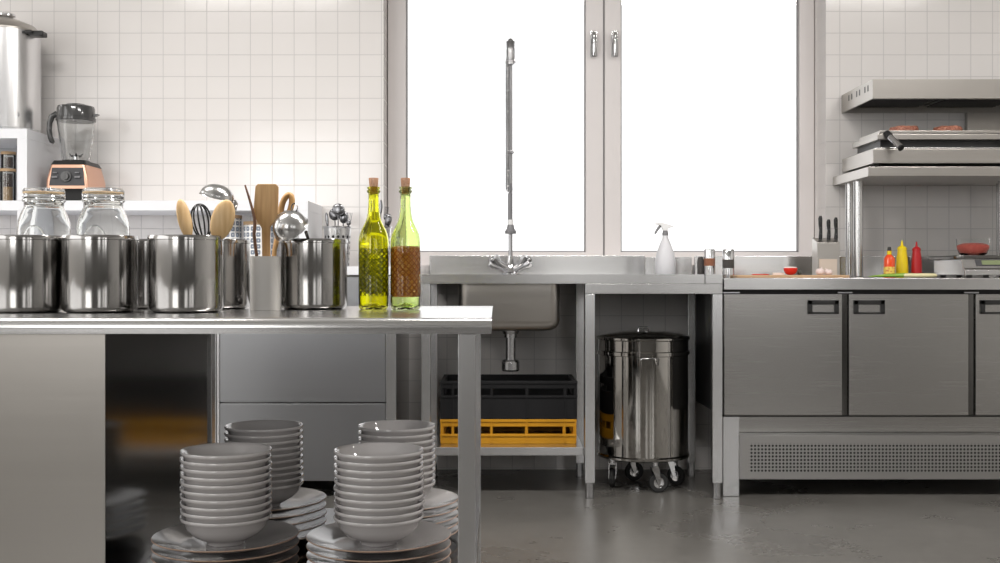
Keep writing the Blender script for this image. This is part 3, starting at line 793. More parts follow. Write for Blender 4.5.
# leeks
for i, (xa, xb, d0, lab) in enumerate(((869, 933, 4.56, 'front leek of the bunch lying before the sauce bottles'), (876, 936, 4.60, 'middle leek of the bunch lying before the sauce bottles'), (882, 937, 4.64, 'rear leek of the bunch lying before the sauce bottles'))):
    xa, xb = PX(xa, d0), PX(xb, d0); r = .0095; L = xb - xa
    t = thing('leek', lab, 'leek', ((xa + xb) / 2, d0, ZR), 'leeks on the right counter')
    b = B(); b.tube([(xa + L * f, d0 + .01 * math.sin(f * 3), ZR + .0098) for f in (.55, .65, .8, .92, .97, 1)], [r * .9, r, r, r * 1.02, r * .9, r * .5], 14); obj('stem', b, 'leek_white', t)
    b = B()
    for k, (dy, dz, f0) in enumerate(((0, 0, 0), (.012, .0015, .06), (-.010, .001, .1), (.004, .004, .16))):
        b.tube([(xa + L * f, d0 + .01 * math.sin(f * 3) + dy * (1 - f / .58), ZR + .0062 + dz + .003 * f / .58) for f in (f0, f0 * .5 + .15, .3, .45, .57)], [.0015, .004, .0055, .0058, .0072], 8)
    obj('leaves', b, 'leek_green', t)
# kitchen scale + bowl of mince
kx0, kx1, kf, kb = PX(965, 4.62), 2.42, 4.62, 4.95
zp = PZ(257.5, 4.75)
t = thing('kitchen_scale', 'steel kitchen scale with green display at the right end of the counter', 'scale', ((kx0 + kx1) / 2, kf, ZR))
b = B(); zf0 = ZR + .012
b.prism([(kf, zf0), (kb, zf0), (kb, zp - .008), (kf + .036, zp - .008), (kf + .012, zf0 + .028), (kf, zf0 + .022)], 'x', kx0, kx1, .003); obj('housing', b, 'steel_x', t)
b = B()
for x in (kx0 + .03, kx0 + .1, kx1 - .03):
    for y in (kf + .03, kb - .03): b = B(); b.cyl((x, y, ZR), (x, y, zf0 + .002), .012); obj('rubber_foot', b, 'rubber', t)
def slant(u, v, n):
    """point on the slanted scale face: u along x, v up the slope 0..1, n outward"""
    p0 = Vector((0, kf + .012, zf0 + .028)); p1 = Vector((0, kf + .036, zp - .008)); dr = p1 - p0; nn = Vector((0, -dr.z, dr.y)).normalized()
    return Vector((u, 0, 0)) + p0 + dr * v + nn * n
def plate_on_slope(b, u0, u1, v0, v1, n0, n1):
    q = [slant(u0, v0, n0), slant(u1, v0, n0), slant(u1, v1, n0), slant(u0, v1, n0)]; q2 = [slant(u0, v0, n1), slant(u1, v0, n1), slant(u1, v1, n1), slant(u0, v1, n1)]
    va = [b.bm.verts.new(p) for p in q]; vb = [b.bm.verts.new(p) for p in q2]
    b.bm.faces.new(va[::-1]); b.bm.faces.new(vb)
    for i in range(4): b.bm.faces.new((va[i], va[(i + 1) % 4], vb[(i + 1) % 4], vb[i]))
b = B(); plate_on_slope(b, kx0 + .055, kx1 - .06, .26, .9, 0, .002); dp = obj('display_bezel', b, 'panel', t)
b = B(); plate_on_slope(b, kx0 + .08, kx1 - .075, .36, .82, .002, .003); obj('display', b, 'display', dp)
b = B(); b.prism(rrect(PX(943, 4.80), kx1 + .02, 4.66, 4.99, .03), 'z', zp - .008, zp + .008, .003); obj('weighing_plate', b, 'steel_dark', t)
X, d = PX(973, 4.82), 4.82; r = 16 * d / F; Hh = PZ(238.5, d) - zp - .0085; zz = zp + .0085
t = thing('mince_bowl', 'small glass bowl of red minced meat sitting on the kitchen scale', 'bowl', (X, d, zz))
b = B(); b.lathe([(0, 0), (r * .62, 0), (r * .82, Hh * .12), (r * .95, Hh * .45), (r, Hh), (r - .003, Hh), (r * .95 - .003, Hh * .45), (r * .80, Hh * .16), (r * .6, .003), (0, .003)], (X, d, zz), 40); obj('glass_bowl', b, 'bowl_glass', t)
b = B(); b.lathe([(0, .0035), (r * .6, .0035), (r * .79, Hh * .17), (r * .92, Hh * .46), (r * .92, Hh * .62), (r * .6, Hh * .72), (0, Hh * .74)], (X, d, zz), 32); obj('minced_meat', b, 'mince', t)

# ------------------------------------------------------------------ things on the sink table
d = 4.74; X = PX(665.3, d); s = F / d; Hh = PZ(235.5, d) - ZT
t = thing('spray_bottle', 'white translucent spray bottle standing on the steel table under the window', 'spray bottle', (X, d, ZT))
r = 10.3 / s
b = B(); b.lathe([(0, 0), (r * .94, 0), (r, .005), (r * 1.0, Hh * .3), (r * .86, Hh * .55), (r * .55, Hh * .78), (r * .3, Hh * .93), (r * .27, Hh), (0, Hh)], (X, d, ZT), 36); obj('bottle', b, 'milky', t)
b = B(); zc = ZT + Hh; b.lathe([(0, 0), (r * .3, 0), (r * .3, .012), (r * .26, .014), (r * .26, .02), (0, .02)], (X, d, zc), 24); obj('collar', b, 'grey_plastic', t)
b = B(); zc += .02; px = 1 / s
b.prism([(X - 2.2 * px, zc), (X + 2.2 * px, zc), (X + 2.5 * px, zc + 2 * px), (X + 9.5 * px, zc + 4.5 * px), (X + 4 * px, zc + 6.2 * px), (X - 3 * px, zc + 8.2 * px), (X - 9 * px, zc + 8.6 * px), (X - 10 * px, zc + 8 * px), (X - 10 * px, zc + 6.6 * px), (X - 4.5 * px, zc + 5 * px), (X - 3 * px, zc + 2 * px)], 'y', d - .011, d + .011, .002)
sh = obj('spray_head', b, 'white_plastic', t)
b = B(); b.tube([(X - 5 * px, d, zc + 5 * px), (X - 7 * px, d, zc + 2.5 * px), (X - 9 * px, d, zc - .5 * px), (X - 10.5 * px, d, zc - 3 * px)], [.006, .006, .005, .004], 10); obj('trigger', b, 'grey_plastic', sh)
def grinder(x, d, zb, ytop, w, fill, label):
    X = PX(x, d); r = w * d / F / 2; H = PZ(ytop, d) - zb
    t = thing('spice_grinder', label, 'spice grinder', (X, d, zb), 'spice grinders')
    b = B(); b.lathe([(0, 0), (r, 0), (r, H * .34), (0, H * .34)], (X, d, zb), 28); obj('steel_base', b, 'chrome', t)
    b = B(); b.lathe([(0, H * .34), (r * .98, H * .34), (r * .98, H * .64), (0, H * .64)], (X, d, zb), 28); obj('spice_window', b, fill, t)
    b = B(); b.lathe([(0, H * .64), (r * .97, H * .64), (r * .97, H * .98), (r * .9, H), (0, H)], (X, d, zb), 28); obj('steel_cap', b, 'chrome', t)
grinder(709.5, 4.70, ZT, 249.3, 11.5, 'pink_salt', 'left steel spice grinder with brown spice window beside dark one')
grinder(728.3, 4.66, ZR, 249.3, 12, 'pepper', 'right steel spice grinder with dark pepper window beside brown one')
b = B(); X = PX(700.5, 4.72); r = 3.4 * 4.72 / F; H = PZ(257, 4.72) - ZT
b.lathe([(0, 0), (r, 0), (r, H * .8), (r * .8, H * .9), (r * .8, H), (0, H)], (X, 4.72, ZT), 20); o = obj('shade_form', b, 'pepper'); tag(o, 'short dark form painted as shade just left of the brown grinder', 'shade form')  # dark form added for the shade and reflection beside the grinder

# ------------------------------------------------------------------ left back cabinets and hutch
CXR = PX(396, 4.52); zw = .9385; zwl = .904
b = B(); b.box(-2.75, CXR + .002, 4.5, 5.195, zwl, zw, .003); o = obj('worktop', b, 'white'); tag(o, 'white worktop along the tiled wall behind the island', 'worktop')
for i in range(3):
    x1 = PX(396, 4.52) - i * (PX(396, 4.52) - PX(216, 4.52)); x0 = PX(216, 4.52) - i * (PX(396, 4.52) - PX(216, 4.52)) + .002
    t = thing('base_cabinet', ('steel drawer cabinet nearest the window, seen past the island bowls', 'middle steel drawer cabinet under the white worktop, left of the one nearest window', 'leftmost steel drawer cabinet under the white worktop')[i], 'cabinet', ((x0 + x1) / 2, 4.52, 0), 'steel drawer cabinets along the back wall')
    b = B(); b.box(x0, x1, 4.545, 5.19, PZ(480, 4.545), zwl - .0005); obj('body', b, 'steel_dark', t)
    b = B(); b.box(x1 - .040, x1, 4.522, 4.5445, PZ(481, 4.522), zwl - .002, .002); b.box(x0, x0 + .012, 4.522, 4.5445, PZ(481, 4.522), zwl - .002, .002); obj('stile', b, 'steel_z', t)
    for (ya, yb) in ((277, 402.2), (403.6, 481)):
        b = B(); b.box(x0 + .013, x1 - .042, 4.52, 4.5445, PZ(yb, 4.52), PZ(ya, 4.52), .003); obj('drawer_front', b, 'steel_cab', t)
    b = B()
    for x in (x0 + .05, x1 - .09):
        for y in (4.62, 5.1): b.cyl((x, y, 0), (x, y, PZ(480, 4.545) + .002), .018)
    obj('feet', b, 'rubber', t)
    # one continuous set of short feet per cabinet

hf, hb = 4.81, 5.196
t = thing('shelf_hutch', 'white open shelf hutch standing on the worktop against the tiles', 'shelf unit', (-1.7, 5.0, zw))
hr = PX(308, hf); hs = PX(299, hf); zt1, zt0 = PZ(200.5, hf), PZ(210.5, hf)
tr = PX(27, hf); ts = PX(17, hf); zz1, zz0 = PZ(128.5, hf), PZ(138.3, hf); hl = -2.62
b = B(); b.box(hl, hr, hf, hb, zt0, zt1, .0015); obj('shelf_board', b, 'white', t)
b = B(); b.box(hl, tr, hf, hb, zz0, zz1, .0015); obj('shelf_board', b, 'white', t)
for (x0, x1, z0, z1) in ((hs, hr, zw, zt0), (ts, tr, zw, zt0), (ts, tr, zt1, zz0), (hl, hl + .04, zw, zt0), (hl, hl + .04, zt1, zz0)):
    b = B(); b.box(x0, x1, hf, hb, z0, z1, .0015); obj('side_panel', b, ['white'], t)
b = B(); b.box(hl + .04, ts, hb - .012, hb, zt1, zz0); obj('back_panel', b, 'side', t)

# urn
ud = 5.0; ur = .160; ux = PX(38.5, ud) - ur; u0 = zz1
t = thing('steel_urn', 'tall steel hot drink urn with black handle on top of the hutch', 'urn', (ux, ud, u0))
b = B(); H = PZ(34, ud) - u0
b.lathe([(0, 0), (ur - .006, 0), (ur - .002, .006), (ur - .002, .014), (ur, .016), (ur, H), (0, H)], (ux, ud, u0), 72); bd = obj('urn_body', b, 'steel_z', t)
b = B(); zl_ = u0 + H; b.lathe([(0, 0), (ur + .003, 0), (ur + .003, .008), (ur * .85, .035), (ur * .5, .058), (.05, .066), (0, .066)], (ux, ud, zl_), 72); lid = obj('lid', b, 'steel_soft', t)
b = B(); b.lathe([(0, .066), (.022, .066), (.03, .074), (.04, .078), (.04, .086), (.034, .09), (0, .09)], (ux + .015, ud, zl_), 28); obj('lid_knob', b, 'chrome', lid)
b = B(); zz = PZ(35.5, 4.98); b.box(PX(31, 4.95), PX(45, 4.95), 4.92, 4.98, zz - .012, zz + .010, .005); b.box(PX(29, 4.95), PX(36, 4.95), 4.90, 4.95, zz - .004, zz + .008, .003); obj('side_handle', b, 'black', t)
b = B(); zc_ = PZ(113, 4.84); xc_ = PX(13, 4.84); yc_ = ud - math.sqrt(max(1e-4, ur ** 2 - (xc_ - ux) ** 2)) - .001
b.torus((xc_, yc_, zc_), .0075, .0014, 'y', 24, 6); obj('round_badge', b, 'grey_plastic', bd)

# blender
zb = zt1; bf, bb = 4.88, 5.11
t = thing('jug_blender', 'copper based blender with clear jug and dark lid on the hutch', 'blender', (PX(72, bf), 4.98, zb))
x0, x1 = PX(45.5, bf), PX(88, bf); z0, z1 = PZ(188.5, bf), PZ(164, bf); xm = (x0 + x1) / 2
b = B()
def ringrect(x0, x1, y0, y1): return [(x0, y0), (x1, y0), (x1, y1), (x0, y1)]
loft(b, [(rrect(x0, x1, bf, bb, .012), z0), (rrect(x0 + .001, x1 - .001, bf + .001, bb, .012), z0 + .04), (rrect(x0 + .016, x1 - .016, bf + .012, bb - .012, .014), z1)], True, True); base = obj('base', b, 'copper', t)
b = B(); loft(b, [(rrect(x0 + .02, x1 - .02, bf + .03, bb - .02, .012), zb), (rrect(x0 + .014, x1 - .014, bf + .02, bb - .015, .012), z0)], True, True); obj('plinth', b, 'black', t)
b = B(); loft(b, [(rrect(x0 + .014, x1 - .014, bf + .01, bb - .01, .014), z1 - .001), (rrect(x0 + .024, x1 - .024, bf + .02, bb - .02, .014), z1 + .018)], True, True); obj('jug_seat', b, 'black', t)
b = B(); pz0, pz1 = PZ(185.5, bf), PZ(167.5, bf)
def fy_at(z): return bf + (.001 if z < z0 + .04 else .001 + .011 * (z - z0 - .04) / (z1 - z0 - .04))
q = [(x0 + .016, pz0), (x1 - .014, pz0), (x1 - .024, pz1), (x0 + .026, pz1)]
va = [b.bm.verts.new((x, fy_at(z) - .003, z)) for x, z in q]; vb = [b.bm.verts.new((x, fy_at(z) + .006, z)) for x, z in q]
b.bm.faces.new(va); b.bm.faces.new(vb[::-1])
for i in range(4): b.bm.faces.new((va[i], va[(i + 1) % 4], vb[(i + 1) % 4], vb[i]))
cp = obj('control_panel', b, 'panel', base)
b = B(); kc = Vector((xm - .002, bf, (pz0 + pz1) / 2)); b.cyl(kc, kc - Vector((0, .008, 0)), .024, .023, 28); b.cyl(kc - Vector((0, .008, 0)), kc - Vector((0, .02, 0)), .017, .015, 28); b.box(kc.x - .002, kc.x + .002, bf - .022, bf - .01, kc.z - .014, kc.z + .014); obj('dial_knob', b, 'dial', cp)
b = B()
for sg in (-1, 1):
    b.box(kc.x + sg * .05 - .012, kc.x + sg * .05 + .012, bf - .008, bf + .002, kc.z - .006, kc.z + .001, .001); b.box(kc.x + sg * .048 - .009, kc.x + sg * .048 + .009, bf - .006, bf + .004, kc.z + .015, kc.z + .019)
obj('switches', b, 'grey_plastic', cp)
# jug
jd = 4.98; jx = PX(76, jd); jz0 = z1 + .018; jz1 = PZ(122, jd)
rt, rb2 = 18.2 * jd / F, 13.4 * jd / F; JH = jz1 - jz0
b = B(); n = 48; rings = []
for zz, r_, amp in ((0, rb2, 0), (.02, rb2 * 1.02, .03), (JH * .5, (rb2 + rt) / 2, .03), (JH * .85, rt * .97, .02), (JH, rt, 0), (JH, rt - .004, 0), (JH * .85, rt * .97 - .004, .02), (JH * .5, (rb2 + rt) / 2 - .004, .03), (.022, rb2 * 1.02 - .005, .03), (.006, rb2 - .006, 0)):
    rings.append([b.bm.verts.new((jx + r_ * (1 + amp * math.cos(6 * a)) * math.cos(a), jd + r_ * (1 + amp * math.cos(6 * a)) * math.sin(a), jz0 + zz)) for a in [2 * PI * k / n for k in range(n)]])
for r0_, r1_ in zip(rings, rings[1:]):
    for k in range(n): b.bm.faces.new((r0_[k], r0_[(k + 1) % n], r1_[(k + 1) % n], r1_[k]))
b.bm.faces.new(rings[0][::-1]); b.bm.faces.new(rings[-1])
jug = obj('jug', b, 'jug_glass', t)
b = B(); b.lathe([(0, 0), (.012, 0), (.012, .02), (0, .02)], (jx, jd, jz0 + .006), 16)
for k in range(4):
    a = k * PI / 2 + .4; b.tube([(jx, jd, jz0 + .024), (jx + .02 * math.cos(a), jd + .02 * math.sin(a), jz0 + .026), (jx + .03 * math.cos(a), jd + .03 * math.sin(a), jz0 + .038)], [.005, .005, .002], 6)
obj('blades', b, 'chrome', jug)
b = B(); b.lathe([(0, .001), (rt + .001, .001), (rt + .004, .004), (rt + .004, .016), (rt, .018), (rt, .058), (rt - .004, .068), (rt - .02, .072), (.04, .072), (.04, .078), (0, .078)], (jx, jd, jz1), 56); obj('lid', b, 'smoke', t)
b = B(); hx = jx - rt; zz = jz1
b.tube([(hx + .010, jd, zz + .034), (hx - .008, jd, zz + .036), (hx - .026, jd, zz + .024), (hx - .036, jd, zz - .004), (hx - .038, jd, zz - .036), (hx - .034, jd, zz - .066), (hx - .026, jd, zz - .086), (hx - .018, jd, zz - .092)], [.009, .013, .0135, .0125, .0115, .0115, .0115, .007], 12); obj('jug_handle', b, 'smoke', t)
b = B(); b.prism([(jx + rt - .006, jz1 + .019), (jx + rt + .02, jz1 + .030), (jx + rt + .02, jz1 + .034), (jx + rt - .006, jz1 + .034)], 'y', jd - .012, jd + .012); obj('pouring_lip', b, 'smoke', jug)

# jars in the hutch
jd = 4.93
def spice_jar(x, zb, H, w, label, fills):
    X = PX(x, jd); r = w * jd / F / 2
    t = thing('storage_jar', label, 'jar', (X, jd, zb), 'stacked storage jars in the hutch')
    b = B(); b.lathe([(0, 0), (r, 0), (r, H - .012), (r - .003, H - .012), (r - .003, .004), (0, .004)], (X, jd, zb), 28); obj('glass', b, 'glass', t)
    z = .005
    for f, mt in fills:
        b = B(); b.lathe([(0, z), (r - .0035, z), (r - .0035, z + H * f), (0, z + H * f)], (X, jd, zb), 24); obj('filling', b, mt, t); z += H * f + .0003
    b = B(); b.lathe([(0, H - .012), (r + .001, H - .012), (r + .001, H), (0, H)], (X, jd, zb), 28); obj('wooden_lid', b, 'lid_wood', t)
hA = PZ(169, jd) - zt1 - .0; hB = PZ(152, jd) - PZ(169, jd)
spice_jar(8, zt1, hA, 15, 'taller lower jar of tan powder and dark beans in the hutch', ((.42, 'spice_tan'), (.4, 'spice_dark')))
spice_jar(8.5, zt1 + hA, hB, 14, 'small upper jar of dark beans stacked on the tan powder jar', ((.62, 'spice_dark'),))

# canisters below the hutch board
for x, d, r, zt_, lab in ((228, 4.98, .06, 1.17, 'taller blue and white patterned canister behind the wooden spoon'), (258.5, 4.95, .0645, 1.14, 'shorter blue and white patterned canister behind the utensil holder')):
    X = PX(x, d); H = zt_ - zw
    t = thing('patterned_canister', lab, 'canister', (X, d, zw), 'patterned canisters')
    b = B(); b.lathe([(0, 0), (r, 0), (r, H - .015), (0, H - .015)], (X, d, zw), 40); obj('canister', b, 'canister', t)
    b = B(); b.lathe([(0, H - .015), (r + .002, H - .015), (r + .002, H), (0, H)], (X, d, zw), 40); obj('wooden_lid', b, 'lid_wood', t)

# cutlery drainers
def spoon_mesh(b, p, q, w, L, kind):
    """cutlery: handle from p up to q, business end at q"""
    p, q = Vector(p), Vector(q); ax = (q - p).normalized()
    b.tube([p, p + (q - p) * .5, q], [.003, .0028, .0026], 8)
    ux_ = (Vector((1, 0, 0)) - ax * ax.x).normalized(); rot = Matrix((ux_, ax.cross(ux_), ax)).transposed()
    if kind == 'spoon': b.ball(q + ax * L * .4, w, .005, L * .5, 16, rot)
    elif kind == 'fork':
        side = rot @ Vector((1, 0, 0))
        b.ball(q + ax * L * .2, w * .8, .003, L * .25, 12, rot)
        for k in (-1.5, -.5, .5, 1.5): b.tube([q + ax * L * .3 + side * k * w * .42, q + ax * L + side * k * w * .5], .0013, 6)
    else: b.ball(q + ax * L * .45, w * .6, .0015, L * .6, 12, rot)
ORD = ['leftmost', 'second from left', 'third from left', 'fourth from left', 'rightmost']
for di, (x, lab) in enumerate(((337.5, 'perforated steel cutlery drainer holding dark spoons beside the hutch'), (377.5, 'perforated steel cutlery drainer half hidden behind the yellow oil bottle'))):
    d = 4.9; X = PX(x, d); r = .0625; H = PZ(226.5, d) - zw
    if di == 0:
        t0 = thing('cutlery_drainer', lab, 'cutlery drainer', (X, d, zw), 'cutlery drainers')
        b = B(); b.lathe([(0, 0), (r * .8, 0), (r * .82, .004), (r * .95, H - .006), (r * .95 - .002, H - .006), (r * .8, .006), (0, .006)], (X, d, zw), 48); obj('basket', b, 'drainer', t0)
        b = B(); b.torus((X, d, zw + H - .004), r * .98, .0042, 'z', 48, 8); obj('rim', b, 'chrome', t0)
    else: copy_tree(t0, (X, d, zw), lab)
    if di == 0: items = [(-.042, 'knife', 216, .012), (-.014, 'spoon', 210, .026), (.006, 'spoon', 206, .028), (.024, 'spoon', 213, .020), (.048, 'fork', 216, .013)]
    else: items = [(-.02, 'knife', 205, .012), (-.002, 'knife', 200, .012), (.016, 'knife', 204, .013), (.034, 'fork', 210, .013), (.046, 'spoon', 216, .014)]
    for k, (dx, kind, yt, w) in enumerate(items):
        L = .055; zq = PZ(yt, d) + .015 - L
        yo = (-.01, .018, -.02, .012, 0)[k]
        b = B(); spoon_mesh(b, (X + dx * .6, d + yo, zw + .02), (X + dx, d + yo, zq), w, L, kind)
        o = obj({'spoon': 'table_spoon', 'fork': 'table_fork', 'knife': 'table_knife'}[kind], b, 'cutlery')
        tag(o, '%s steel %s standing in the drainer %s' % (ORD[k], kind, ('beside the hutch', 'behind the yellow bottle')[di]), kind, 'cutlery in the drainers')

# ------------------------------------------------------------------ island
ID0, ID1 = 1.97, 2.76; ZI = PZ(318, ID0)
s0 = F / ID0
t = thing('island_table', 'steel island worktable in the foreground with open shelf below', 'worktable', (-.5, ID0, 0))
IX0, IX1 = -1.35, PX(491.5, ID0)
zi0 = PZ(334, ID0); hh = ZI - zi0
b = B(); prof = [(ID0 + .012, ZI), (ID1, ZI), (ID1, zi0), (ID0 + .004, zi0), (ID0 + .004, zi0 + .004), (ID0 + .002, zi0 + hh * .36)]
for k in range(9):
    a = PI * 1.5 - k * PI * .5 / 8 * 1.0
    prof.append((ID0 + .012 - .012 * math.sin(k / 8 * PI / 2) if False else ID0 + .0, 0)) if False else None
arc = []
for k in range(9):
    a = math.radians(180 - k * 90 / 8); R = hh * .6
    arc.append((ID0 + R * .9 + R * .9 * math.cos(a), zi0 + hh * .4 + R * math.sin(a)))
prof = [(ID1, ZI), (ID1, zi0), (ID0 + .006, zi0), (ID0 + .006, zi0 + hh * .36)] + arc
b.prism(prof, 'x', IX0, IX1); obj('worktop', b, 'steel_x', t)
zsh = .336
pf = ID0 + .02
b = B(); b.box(IX0 + .02, PX(105, pf), pf, pf + .003, .06, zi0 - .0005); obj('front_panel', b, 'steel_soft', t)
xsp = PX(105, pf)
b = B(); b.box(xsp - .02, xsp - .0002, pf + .0035, 2.715, .06, zi0 - .0005); obj('side_panel', b, 'steel_dark', t)
b = B(); b.box(xsp - .03, xsp + .006, 2.716, 2.75, .06, zi0 - .0005, .002); obj('rear_post', b, 'steel_z', t)
b = B(); b.box(IX0 + .02, IX0 + .04, pf + .0035, 2.75, .06, zi0 - .0005); obj('end_panel', b, 'steel_soft', t)
lx0, lx1 = PX(458, ID0 + .01), PX(475, ID0 + .01)
for (ya, yb) in ((ID0 + .012, ID0 + .042), (2.715, 2.745)):
    b = B(); b.box(lx0, lx1, ya, yb, 0, zi0 - .0005, .0015); obj('leg', b, 'steel_z', t)
b = B(); b.box(xsp, lx1 - .001, ID0 + .043, 2.714, zsh - .03, zsh, .002); obj('lower_shelf', b, 'steel_shelf', t)
for (x, y) in ((IX0 + .04, pf + .04), (xsp - .03, pf + .04), (IX0 + .04, 2.7), (xsp - .03, 2.7)):
    b = B(); b.cyl((x, y, 0), (x, y, .061), .018); obj('foot', b, 'chrome_soft', t)

# plates and bowls
pr = .1333; PH = .0165
b = B()
b.lathe([(0, 0), (.075, 0), (.082, .0025), (pr - .002, .0175), (pr, .019), (pr - .001, .0205), (.086, .0068), (.078, .0045), (0, .0045)], (0, 0, 0), 72, mis=[0, 0, 0, 1, 1, 0, 0, 0])
plate0 = obj('dinner_plate', b, ['plate', 'rimclay'], origin=(0, 0, 0))
br_, BH, BP = .083, .052, .0134
b = B()
b.lathe([(0, .0035), (.028, .0035), (.03, 0), (.0345, 0), (.0355, .005), (.052, .0115), (.066, .0215), (.0745, .032), (.0785, .0425), (.081, .0445), (.083, .047), (.0835, .050), (.0825, .052), (.0805, .0515), (.0775, .046), (.0735, .0355), (.0645, .024), (.050, .0145), (.034, .0085), (0, .0075)], (0, 0, 0), 64)
bowl0 = obj('soup_bowl', b, 'glaze', origin=(0, 0, 0), sharp=60)
NAMES = ['topmost', 'second', 'third', 'fourth', 'fifth', 'sixth', 'seventh', 'eighth', 'ninth', 'bottom']
first = [True, True]
for (X, d, st) in ((-.4995, 2.068, 'front left'), (-.2165, 2.068, 'front right'), (-.499, 2.405, 'rear left'), (-.2135, 2.405, 'rear right')):
    npl, nb = 5, 10
    for k in range(npl):
        idx = npl - 1 - k
        lab = 'topmost grey plate with tan rim carrying the bowls of the %s stack' % st if idx == 0 else ('bottom grey plate of the pile under the %s bowl stack' % st if idx == npl - 1 else '%s grey plate from the top under the %s bowl stack' % (NAMES[idx], st))
        o = plate0 if first[0] else copy_tree(plate0); first[0] = False
        o.location = (X, d, zsh + .0003 + k * PH); tag(o, lab, 'plate', 'dinner plates on the island shelf')
        o.rotation_euler = (0, 0, random.uniform(0, 6))
    zb_ = zsh + .0003 + (npl - 1) * PH + .0048
    for k in range(nb):
        idx = nb - 1 - k
        lab = 'topmost grey glazed bowl of the %s stack' % st if idx == 0 else ('bottom grey glazed bowl of the %s stack standing on plate' % st if idx == nb - 1 else '%s grey glazed bowl from the top of the %s stack' % (NAMES[idx], st))
        o = bowl0 if first[1] else copy_tree(bowl0); first[1] = False
        o.location = (X + random.uniform(-.0005, .0005), d + random.uniform(-.0005, .0005), zb_ + k * BP); tag(o, lab, 'bowl', 'soup bowls on the island shelf')

# pots
PR, PHt = .0745, .1555
b = B(); H = PHt
b.lathe([(0, 0), (PR - .012, 0), (PR - .006, .002), (PR - .0015, .006), (PR, .012), (PR, H - .0095), (PR + .0018, H - .0085), (PR + .0018, H - .0015), (PR + .001, H), (PR - .0015, H), (PR - .002, H - .006), (PR - .002, .008), (PR - .008, .004), (0, .004)], (0, 0, 0), 96)
pot0 = obj('stock_pot', b, 'pot', origin=(0, 0, 0), sharp=50)
pots = [(25.5, 2.28, 'leftmost of the three front steel pots, cut by the photo edge'), (100, 2.28, 'middle of the three front steel pots, before the glass jars'),
        (186, 2.28, 'steel pot holding the wooden spoons and whisk'), (146, 2.53, 'steel pot half hidden in the gap behind two front pots'),
        (216, 2.52, 'steel pot peeking out behind the pot of spoons'), (313.5, 2.5, 'steel pot standing alone beside the yellow oil bottle')]
for i, (x, d, lab) in enumerate(pots):
    o = pot0 if i == 0 else copy_tree(pot0)
    o.location = (PX(x, d), d, ZI + .0003); tag(o, lab, 'pot', 'steel pots on the island')

# glass jars
jd = 2.66; jr = 25.4 * jd / F; jH = PZ(189, jd) - ZI; 
t0 = None
for i, (x, lab) in enumerate(((44, 'left clear glass clip jar standing behind the steel pots'), (103.3, 'right clear glass clip jar standing behind the steel pots'))):
    X = PX(x, jd)
    if i: copy_tree(t0, (X, jd, ZI + .0003), lab); continue
    t0 = t = thing('glass_jar', lab, 'jar', (X, jd, ZI + .0003), 'clear glass jars on the island')
    b = B(); nr = jr * .74; th = .004; zn = jH * .84
    out = [(0, 0), (jr * .9, 0), (jr, .008), (jr, jH * .66), (jr * .97, jH * .72), (jr * .86, jH * .79), (nr, zn), (nr, zn + .012), (nr * 1.06, zn + .014), (nr * 1.06, zn + .02), (nr, zn + .022), (nr, jH * .955)]
    inn = [(nr - th, jH * .955), (nr - th, zn), (jr * .86 - th, jH * .785), (jr * .97 - th, jH * .715), (jr - th, jH * .655), (jr - th, .014), (jr * .88, .008), (0, .008)]
    b.lathe(out + inn, (X, jd, ZI + .0003), 64); body = obj('jar_body', b, 'jar_glass', t, sharp=60)
    b = B(); b.lathe([(nr * 1.04, jH * .955), (nr * 1.06, jH * .957), (nr * 1.06, jH * .968), (nr * 1.04, jH * .97), (nr - th, jH * .97), (nr - th, jH * .955)], (X, jd, ZI + .0003), 48); obj('rubber_seal', b, 'gasket', t)
    b = B(); b.lathe([(0, jH * .970), (nr * 1.05, jH * .970), (nr * 1.07, jH * .98), (nr * 1.0, jH), (nr * .8, jH * .993), (0, jH * .99)], (X, jd, ZI + .0003), 48); obj('glass_lid', b, 'jar_glass', t)
    b = B(); R = nr * 1.075
    b.torus((X, jd, ZI + zn + .017), R, .0016, 'z', 48, 6); b.torus((X, jd, ZI + jH * .93), R * .98, .0016, 'z', 48, 6)
    for sg in (-1, 1): b.tube([(X + sg * R, jd, ZI + zn + .017), (X + sg * R * 1.03, jd, ZI + jH * .96), (X + sg * R * .9, jd, ZI + jH * 1.005)], .0016, 6)
    obj('wire_clip', b, 'chrome', t)
    b = B(); path = []
    for k in range(32):
        a = 2 * PI * k / 32; u = .028 * math.cos(a); v = .045 * math.sin(a); path.append((X + jr * 1.0 * math.sin(u / jr), jd - jr * math.cos(u / jr), ZI + jH * .52 + v))
    b.tube(path, .002, 6, True); obj('embossed_oval', b, 'jar_glass', body)

# utensil holder
ud = 2.42; ux = PX(265.8, ud); ur = 14.3 * ud / F; uH = PZ(256.5, ud) - ZI
b = B(); z0_ = ZI + .0003
loft(b, [(rrect(ux - ur, ux + ur, ud - ur, ud + ur, ur * .55), z0_), (rrect(ux - ur, ux + ur, ud - ur, ud + ur, ur * .55), z0_ + uH), (rrect(ux - ur + .003, ux + ur - .003, ud - ur + .003, ud + ur - .003, ur * .5), z0_ + uH), (rrect(ux - ur + .003, ux + ur - .003, ud - ur + .003, ud + ur - .003, ur * .5), z0_ + .006)], True, True)
o = obj('utensil_holder', b, 'ceramic', sharp=30); tag(o, 'pale ceramic utensil holder between the steel pots with wooden tools', 'utensil holder')
U = lambda x, y, d=ud: (PX(x, d), PZ(y, d))
zfl = ZI + .012
b = B(); q = [U(255.5, 186.5), U(258, 184), U(276, 184), U(278.5, 187), U(278, 214), U(275, 221), U(270.5, 227), U(270, 240), U(270.5, 262), (ux + .006, zfl), (ux - .004, zfl), U(262.5, 262), U(262, 240), U(261.8, 228), U(257, 221), U(253.5, 213)]
